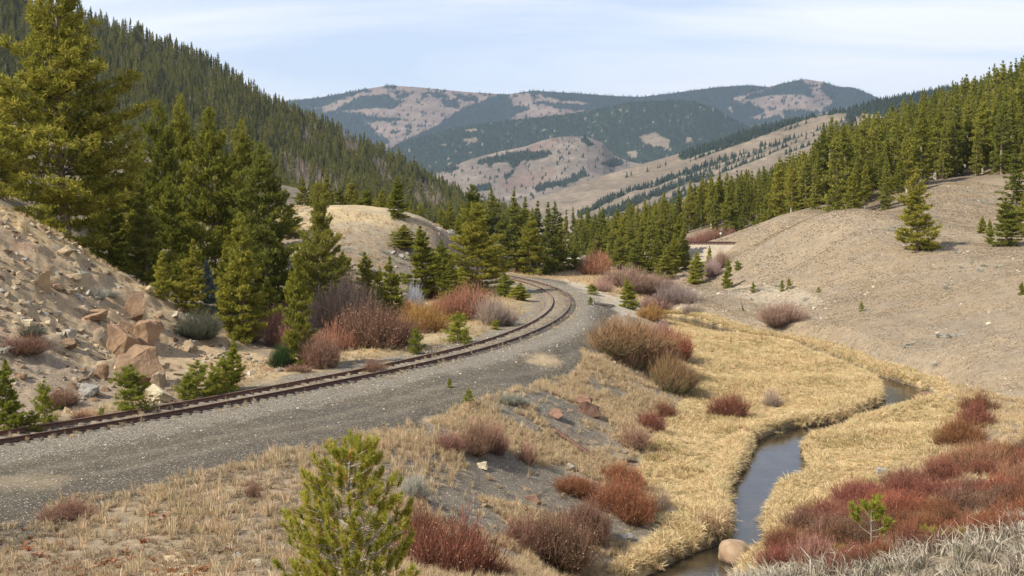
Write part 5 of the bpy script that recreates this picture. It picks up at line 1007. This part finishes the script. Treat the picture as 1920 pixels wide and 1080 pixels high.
def rock_mesh(seed, sx=1, sy=1, sz=.7, n=13, rnd=0, name="rock", mat=None, blocky=.5):
    rg_ = np.random.default_rng(seed); bm = bmesh.new(); d = unit(rg_.normal(size=(n, 3))); d = np.sign(d) * np.abs(d) ** (1 - blocky * .6); d = d / np.abs(d).max(1)[:, None] * (1 - blocky) * .0 + d
    for q in d * rg_.uniform(.8, 1.05, (n, 1)) * [sx, sy, sz]: bm.verts.new(q)
    r_ = bmesh.ops.convex_hull(bm, input=bm.verts); bmesh.ops.delete(bm, geom=[g for g in r_['geom_interior'] if isinstance(g, bmesh.types.BMVert)], context='VERTS')
    if rnd:
        bmesh.ops.bevel(bm, geom=bm.edges[:], offset=.04 * min(sx, sy, sz) * rnd, segments=1, affect='EDGES', clamp_overlap=True)
        bmesh.ops.triangulate(bm, faces=bm.faces[:])
        for _ in range(2): bmesh.ops.subdivide_edges(bm, edges=[e_ for e_ in bm.edges if e_.calc_length() > .12], cuts=1); bmesh.ops.triangulate(bm, faces=bm.faces[:])
        cs = np.array([v_.co[:] for v_ in bm.verts]) * 3.1 + seed; nz = fbm(cs[:, 0] + cs[:, 2], cs[:, 1] - cs[:, 2] * .7, 4, seed, .65); st = np.round(cs[:, 2] * 1.2 + .5 * nz) - cs[:, 2] * 1.2
        for v_, a, b in zip(bm.verts, nz, st): v_.co *= 1 + (.22 * float(a) + .06 * float(b)) * (blocky > .2) + .02 * float(a)
    me = bpy.data.meshes.new(name); bm.to_mesh(me); bm.free(); me.materials.append(mat); return me
def rock(px_, base, wp, hp, mat, label, seed, depth=.8, rot=None, tilt=(0, 0), name='rock', cat='rock', rnd=1, n=14, sink=.22, blocky=.5, group=None):
    p_ = at(px_, base); s_ = p_[1] / F; w_, h_ = wp * s_, hp * s_
    me = rock_mesh(seed, .56, .56 * depth, .56, n, rnd, name, mat, blocky); o = obj(name, me, label=label, category=cat); o.scale = (w_, w_, h_ * 1.15)
    if group: o['group'] = group
    o.location = (p_[0], p_[1] + w_ * (.10 if wp > 38 and px_ < 330 else .30) * depth, p_[2] + h_ * (.5 - sink)); o.rotation_euler = (tilt[0], tilt[1], rng.random() * .8 - .4 if rot is None else rot); return o
rock(262, 718, 84, 86, M_rrock, 'large reddish boulder face with a dark shadow on its right, lowest of the outcrop', 1, .8, tilt=(0, .1), n=11)
rock(276, 650, 62, 60, M_rrock, 'rounded reddish boulder resting on top of the large shadowed one', 2, .8, n=12)
rock(226, 668, 62, 80, M_rrock, 'smooth reddish slab left of the rounded reddish boulder', 3, .6, tilt=(0, -.3), n=10)
rock(252, 598, 54, 58, M_rrock, 'orange-tinged boulder at the top of the outcrop', 4, .7, tilt=(.1, .2), n=11)
rock(240, 625, 40, 34, M_rrock, 'small reddish block wedged in the middle of the outcrop', 5, .8)
rock(296, 736, 28, 44, M_rock, 'narrow tan block in the shadow under the large reddish boulder', 6, .8)
rock(316, 752, 76, 46, M_prock, 'pale yellowish boulder beside the rails', 7, .9, n=16)
rock(190, 712, 26, 40, M_rrock, 'upright reddish slab low on the slope left of the outcrop', 8, .5, tilt=(0, .15))
rock(82, 545, 44, 44, M_rock, 'tan overhanging boulder high on the rocky spur', 9, .8, tilt=(0, .25), n=10)
rock(122, 480, 30, 18, M_rock, 'flat tan boulder just under the grassy crest of the spur', 10, .9)
rock(136, 528, 34, 16, M_rock, 'flat rock on the upper slope right of the overhanging boulder', 11, .8)
rock(176, 600, 46, 26, M_rrock, 'broken reddish ledge left of the orange-tinged boulder', 12, .7)
rock(46, 612, 26, 16, M_prock, 'pale blocky rock in the middle of the spur face near the left', 13, .9)
rock(128, 635, 30, 22, M_grock, 'grey angular rock on the lower spur face', 14, .9)
rock(122, 652, 34, 18, M_rrock, 'tan-red slab just under the grey angular rock', 15, .8)
rock(350, 660, 32, 26, M_rock, 'tan layered rock on the right shoulder of the spur below the juniper', 16, .8)
rock(332, 622, 36, 14, M_rock, 'flat tan rock left of the juniper', 17, .8)
rock(207, 648, 16, 12, M_grock, 'small pale cube-like rock left of the smooth slab', 18)
rock(276, 548, 24, 14, M_rock, 'small tan rock on the spur crest right above the outcrop', 19)
rock(300, 690, 20, 20, M_rock, 'small tan rock right of the large reddish boulder', 20)
rock(165, 742, 40, 24, M_grock, 'greyish rock low beside the rails behind small pines', 22)
b_ = rock(1382, 1066, 60, 52, M_rrock, 'big smooth round reddish-tan boulder standing in the creek', 31, .95, n=70, rnd=1, sink=.10, blocky=.05, name='boulder', cat='boulder', rot=.2)
bm = bmesh.new(); bmesh.ops.create_icosphere(bm, subdivisions=4, radius=.56)
cs = np.array([v_.co[:] for v_ in bm.verts]) * 1.6 + 3; nz = fbm(cs[:, 0] + cs[:, 2], cs[:, 1] - cs[:, 2], 3, 2)
for v_, a in zip(bm.verts, nz): v_.co *= 1 + .20 * float(a)
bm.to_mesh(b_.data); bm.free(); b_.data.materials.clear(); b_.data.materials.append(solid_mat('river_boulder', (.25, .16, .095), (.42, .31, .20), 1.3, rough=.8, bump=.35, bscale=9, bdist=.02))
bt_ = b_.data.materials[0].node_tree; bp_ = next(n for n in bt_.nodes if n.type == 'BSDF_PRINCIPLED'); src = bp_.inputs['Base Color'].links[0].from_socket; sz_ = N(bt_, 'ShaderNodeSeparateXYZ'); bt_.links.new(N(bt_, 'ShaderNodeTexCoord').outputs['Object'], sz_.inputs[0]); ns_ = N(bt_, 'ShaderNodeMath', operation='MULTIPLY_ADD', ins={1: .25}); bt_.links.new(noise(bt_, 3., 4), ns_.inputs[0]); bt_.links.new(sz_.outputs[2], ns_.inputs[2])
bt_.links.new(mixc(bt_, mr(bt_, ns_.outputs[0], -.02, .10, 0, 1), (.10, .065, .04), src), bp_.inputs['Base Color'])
for pl in b_.data.polygons: pl.use_smooth = True
rock(1430, 1034, 36, 20, M_brock, 'flat brown rock in the water right of the round boulder', 32, .9, n=16)
rock(1348, 1036, 22, 6, M_prock, 'small pale flat stone left of the round boulder', 33, .9)
rock(1737, 748, 44, 15, M_brock, 'reddish brown slab at the creek bend below the hillside', 34, .5, tilt=(0, -.12))
rock(1760, 740, 18, 8, M_prock, 'small white rock at the right end of the reddish slab', 35, .8)
rock(1106, 782, 44, 40, M_brock, 'large red-brown rock on the bank above the old rail', 36, .8, tilt=(.1, .2))
rock(1096, 768, 34, 34, M_brock, 'second red-brown rock touching the large one on the bank', 37, .7)
rock(1042, 785, 32, 20, M_brock, 'dark reddish block left of the two red-brown rocks', 38, .8)
rock(905, 880, 27, 15, M_prock, 'orange flat block near the twiggy shrubs on the bank', 39, .9, n=12)
rock(1000, 942, 28, 16, M_brock, 'reddish block sticking out of the grassy bank', 40, .9)
rock(1132, 720, 18, 8, M_grock, 'small dark rock in pale grass beside the willow clump', 41)
rock(1657, 892, 30, 16, M_grock, 'grey boulder in the meadow near the red thicket', 42)
rock(1692, 910, 24, 14, M_grock, 'grey boulder at the tip of the red thicket', 43)
rock(1258, 968, 34, 16, M_grock, 'grey-green stone at the meadow edge below the red shrubs', 44)
rock(1176, 1016, 28, 16, M_grock, 'pale long stone in grass right of the dark brown shrubs', 45)
rock(445, 1052, 20, 22, M_grock, 'grey pointed stone near the sand mound', 46, .7)
rock(478, 1062, 34, 12, M_prock, 'flat orange-tan stone right of the grey pointed stone', 47)
rock(1068, 882, 20, 14, M_grock, 'grey-white stone on the bank above the low red shrub', 48)
for i, (a, b2, w_) in enumerate(((1068, 486, 16), (1082, 490, 20), (1094, 484, 16), (1076, 474, 14), (1090, 474, 14), (1104, 490, 16), (1066, 476, 12), (1098, 478, 12))):
    rock(a, b2 + 6, w_, w_ * .75, M_grock, 'grey block in the rock pile beyond the curve', 60 + i, group='grey blocks of the rock pile', name='rock')
for i, (a, b2, w_) in enumerate(((845, 440, 18), (856, 448, 16), (735, 478, 16), (752, 484, 18), (762, 478, 12), (838, 478, 18), (846, 490, 14), (700, 512, 14), (822, 432, 12))):
    rock(a, b2, w_, w_ * .55, M_grock, 'grey-brown rock on the golden hill face', 80 + i, group='rocks on the golden hill face', name='rock')
rg = np.random.default_rng(77); nrk = 0
while nrk < 60:
    a, b2 = rg.uniform(5, 420), rg.uniform(440, 770)
    if not inpoly(np.array([a]), np.array([b2]), SPUR)[0] or fbm(np.array([a / 60]), np.array([b2 / 60]), 2, 5)[0] < -.25: continue
    nrk += 1; w_ = 7 + 20 * rg.random() ** 2.2; zn = ('upper' if b2 < 440 + (a + 60) * .45 else 'lower') + (' left' if a < 130 else ' middle' if a < 260 else ' right'); mt = [M_rock, M_rock, M_prock, M_rrock, M_grock][int(rg.integers(5))]
    tn = {'tan_rock': 'tan', 'pale_rock': 'pale', 'reddish_rock': 'reddish', 'grey_rock': 'grey'}[mt.name]
    rock(a, b2, w_, w_ * rg.uniform(.4, .75), mt, ('larger ' if w_ > 15 else 'small ') + tn + ' loose rock on the ' + zn + ' part of the rocky spur', 300 + nrk, rg.uniform(.6, 1), tilt=(rg.normal(0, .2), rg.normal(0, .25)), n=10, rnd=0, group='loose rocks on the rocky spur', rot=rg.uniform(-1.5, 1.5))
# driftwood, the old rail on the bank and a leaning fence post
def bar(name, label, cat, a, b2, r0, r1, mat, k=7, lift=.08, bend=.0):
    p0, p1 = at(*a), at(*b2); q = np.linspace(0, 1, 8)[:, None]; P = p0 * (1 - q) + p1 * q; P[:, 2] = np.maximum(P[:, 2], H(P[:, 0], P[:, 1])) * .5 + P[:, 2] * .5 + lift; P[:, 2] += bend * np.sin(q[:, 0] * 6)
    V, f = tubes(P[None], (r0 * (1 - q[:, 0]) + r1 * q[:, 0])[None], k); caps = np.array([list(range(k)), [7 * k + i for i in range(k)][::-1]]); return obj(name, mesh_np(name, V, [f, caps], [mat]), label=label, category=cat)
bar("old_rail", 'old rusty rail lying down the bank', 'rail', (1034, 806), (1128, 870), .10, .10, M_rail, 6)
bar("driftwood_log", 'grey fallen log on pale ground left of the bright young pine', 'log', (1110, 570), (1152, 574), .16, .08, M_barkg, 7)
bar("driftwood_log", 'short dark stick at the foot of the bank beside the meadow', 'log', (1168, 866), (1195, 868), .08, .05, M_tie, 6)
p_ = at(1394, 583); po = obj("fence_post", None, label='leaning dark wooden post on the stony hillside foot', category='post'); po.location = tuple(p_)
V, f, c_ = cyl(.09, -.3, 1.3, 7); V[7:] *= [.8, .8, 1]; obj("post", mesh_np("post", V, [f, c_], [M_post]), po); po.rotation_euler = (0, -.3, 0)
# small stones as scatter
peb = [pobj(rock_mesh(200 + i, 1, .8, .6, 9, 0, "pebble", M_pebl)) for i in range(4)]; dpb = [pobj(rock_mesh(210 + i, 1, .8, .6, 9, 0, "pebble", M_dpeb)) for i in range(3)]; rk = [pobj(rock_mesh(220 + i, 1, .8, .55, 11, 0, "stone", m_)) for i, m_ in enumerate((M_rock, M_rock, M_prock, M_rrock, M_grock))]
P_, a_, b_ = field(70000, (-40, 16), (28, 130), GRAVEL, 31, dens=lambda x, y, z, px_, py_: np.clip(.12 + .38 * (dpoly(x, y, TRK)[0] < 4.5), 0, 1) * np.clip(.6 + .6 * fbm(x / 3, y / 3, 3, 80), .1, 1))
rg = np.random.default_rng(14); scatter("gravel_stones", 'pale and dark gravel stones spread over the bench and ballast', P_, .018 + .035 * rg.random(len(P_)) ** 2.2 * (1 + P_[:, 1] / 90), peb + dpb); print('gravel', len(P_))
P_, a_, b_ = field(60000, (-48, -8), (44, 80), SPUR, 32, dens=lambda x, y, z, px_, py_: np.clip(.45 + 1.0 * fbm(x / 2.5, y / 2.5, 3, 81), .05, 1) * .5)
scatter("slope_stones", 'broken tan stones littering the rocky spur', P_, .03 + .30 * rg.random(len(P_)) ** 5., rk, tilt=.5); print('slope', len(P_))
P_, a_, b_ = field(30000, (8, 75), (62, 200), [[(1290, 545), (1400, 540), (1560, 540), (1640, 600), (1560, 640), (1400, 600), (1290, 590)], [(1290, 480), (1500, 400), (1750, 330), (2000, 330), (2000, 780), (1750, 715), (1500, 640)]], 33, dens=lambda x, y, z, px_, py_: np.where(inpoly(px_, py_, [(1290, 540), (1430, 535), (1580, 545), (1560, 600), (1440, 605), (1290, 590)]), .5, .11) * np.clip(.5 + 1.5 * fbm(x / 3, y / 3, 3, 82), .05, 1))
scatter("hillside_stones", 'white and tan stones scattered on the open hillside', P_, .05 + .20 * rg.random(len(P_)) ** 4., peb + rk[:2], tilt=.3); print('hillst', len(P_))
P_, a_, b_ = field(14000, (-30, 30), (24, 150), [BANK, [(1050, 520), (1100, 535), (1180, 560), (1300, 575), (1320, 590), (1260, 600), (1150, 590), (1100, 560)], [(560, 430), (860, 440), (870, 520), (560, 520)]], 34, dens=lambda x, y, z, px_, py_: (1 + (y > 100)) * np.clip(.3 + fbm(x / 2, y / 2, 3, 83), .03, 1) * .6)
scatter("bank_stones", 'small grey and tan stones on the banks', P_, .03 + .24 * rg.random(len(P_)) ** 4., rk + peb[:1] + dpb, tilt=.3)
P_, a_, b_ = field(6000, (-9, -2), (24, 34), [(255, 1100), (270, 1050), (320, 1028), (365, 1045), (390, 1100)], 35, jit=6); scatter("sand_mound_grit", 'yellow grit on the small sand mound', P_, .012 + .02 * rg.random(len(P_)), [pobj(rock_mesh(230, 1, .8, .6, 8, 0, "grit", M_prock))])

# ------------------------------------------------------------------ near pine and near saplings with bottle-brush shoots
def near_pine(name, label, P, Hh, Rb, seed, nbr, dens=1.0, bare=0., lean=0.):
    rg_ = np.random.default_rng(seed); e = obj(name, None, label=label, category='pine sapling' if Hh < 1.8 else 'pine tree'); e.location = (P[0], P[1], P[2] - .1)
    s = np.linspace(0, 1, 10); tr_ = np.stack([lean * s + .04 * np.sin(s * 6) * Hh / 3, .03 * np.sin(s * 5 + 1), s * Hh], 1); tv, tf = tubes(tr_[None], (.017 * Hh * (1 - .85 * s) + .003)[None], 7)
    segs = [(tv, tf, np.zeros(len(tv)))]; sh_ = []
    for i in range(nbr):
        t = bare + (.97 - bare) * ((i + rg_.random() * .6) / nbr); az = i * 2.399 + rg_.normal(0, .3); u_ = (t - bare) / (1 - bare); L = Rb * (min(1, .75 + u_) * (1 - u_) ** .55 + .06) * rg_.uniform(.7, 1.1)
        b = np.array([np.interp(t, s, tr_[:, 0]), np.interp(t, s, tr_[:, 1]), t * Hh]); o_ = np.array([math.cos(az), math.sin(az), 0]); q = np.linspace(0, 1, 6)[:, None]
        P_ = b + o_ * L * q * .92 + np.array([0, 0, 1.]) * L * (.12 * q + .55 * q ** 2.2) + rg_.normal(0, .012, (6, 3)) * q; v, f = tubes(P_[None], (.009 * Hh / 3 * (1.25 - q[:, 0]))[None] + .002, 4); segs.append((v, f, np.zeros(len(v))))
        sh_.append((P_[-1] - (P_[-1] - P_[-2]) * .6, unit(o_ * .45 + [0, 0, 1.]), 1.))
        for k in range(max(1, int(L * 9 * dens))):
            w_ = rg_.uniform(.3, .97); j = w_ * 5; j0 = min(int(j), 4); c = P_[j0] + (P_[j0 + 1] - P_[j0]) * (j - j0); sdv = np.array([-o_[1], o_[0], 0]) * rg_.choice([-1, 1]); l2 = L * rg_.uniform(.12, .34) + .03; c2 = c + (sdv * .8 + o_ * .5 + [0, 0, .25 + .3 * rg_.random()]) * l2
            v, f = tubes(np.stack([c, (c + c2) / 2 + rg_.normal(0, .01, 3), c2])[None], np.array([[.005, .004, .003]]) * Hh / 3 + .001, 3); segs.append((v, f, np.zeros(len(v)))); sh_.append((c2, unit(o_ * .35 + sdv * .3 + [0, 0, .95] + rg_.normal(0, .15, 3)), rg_.uniform(.7, 1.)))
    for z_ in (0, .05, .1): sh_.append((np.array([tr_[-1, 0], 0, Hh * (1 - z_) - .1]), np.array([0, 0, 1.]), 1.2))
    nn_ = 100; C, D, T = [], [], []; V, Fs, _ = join(segs)
    for c, d, s_ in sh_:
        Ls = .17 * s_ * min(1, Hh / 2.4 + .25); a = unit(np.cross(d, [.3, .5, .2])); b2 = np.cross(d, a); w_ = rg_.random(nn_); an = rg_.random(nn_) * 6.283
        C.append(c + d * (w_ * Ls)[:, None]); D.append(unit(d * (.55 + .9 * w_)[:, None] + a * np.cos(an)[:, None] + b2 * np.sin(an)[:, None])); T.append(np.clip(rg_.normal(.5, .12) + rg_.normal(0, .16, nn_) + (.5 * (rg_.random(nn_) < .06)) + .25 * (w_ < .12), 0, 1))
    C = np.concatenate(C); D = np.concatenate(D); T = np.concatenate(T); lv, lf, la = blades(C, D, rg_.uniform(.06, .095, len(C)), np.full(len(C), .010), rg_, T)
    obj("trunk", mesh_np("trunk", V, Fs, [M_barkg]), e); obj("crown", mesh_np("crown", lv, [lf], [M_nearp], {'v': la}), e)
def near_at(px_, top, d_): x = float(ray(px_, 380.)[0]) * d_; z = H(x, d_)[0]; return np.array([x, d_, z]), float(unp(px_, top, d_)[2]) - z
p_, h_ = near_at(655, 820, 15.5); near_pine("pine_tree", 'near young pine with bottle-brush needle tufts and pale twigs at the bottom of the picture', p_, h_, 1.02, 3, 54, 2.1)
p_, h_ = near_at(1646, 932, 15.0); near_pine("pine_tree", 'thin nearly bare sapling with needles only at the top', p_, h_, .28, 5, 9, .4, bare=.45)
p_, h_ = near_at(1790, 1000, 14.5); near_pine("pine_tree", 'small sapling with a dead grey leader in the grey grass', p_, h_ * .98, .24, 6, 10, 1.)
p_, h_ = near_at(1595, 1040, 14.5); near_pine("pine_tree", 'small leaning green sapling left of the nearly bare one', p_, h_, .25, 7, 8, 1.)
p_, h_ = near_at(1728, 1046, 14.5); near_pine("pine_tree", 'tiny green sapling between the bare sapling and the dead-topped one', p_, h_, .14, 8, 6, 1.)

# ------------------------------------------------------------------ the air
hz = bpy.data.materials.new("haze"); hz.use_nodes = True; t = hz.node_tree; t.nodes.clear(); o = N(t, 'ShaderNodeOutputMaterial')
v = N(t, 'ShaderNodeVolumePrincipled'); v.inputs['Color'].default_value = (.60, .77, 1.0, 1); v.inputs['Density'].default_value = 5.2e-5; v.inputs['Anisotropy'].default_value = .2; t.links.new(v.outputs[0], o.inputs['Volume'])
X, Y0, Y1, Z0, Z1 = 17000, -60, 17000, -60, 1400
V = np.array([(x, y, z) for z in (Z0, Z1) for x, y in ((-X, Y0), (X, Y0), (X, Y1), (-X, Y1))], float)
obj("haze", mesh_np("haze", V, [np.array([(0, 3, 2, 1), (4, 5, 6, 7), (0, 1, 5, 4), (1, 2, 6, 5), (2, 3, 7, 6), (3, 0, 4, 7)])], [hz]), kind='stuff', label='thin blue haze in the air over the whole valley')
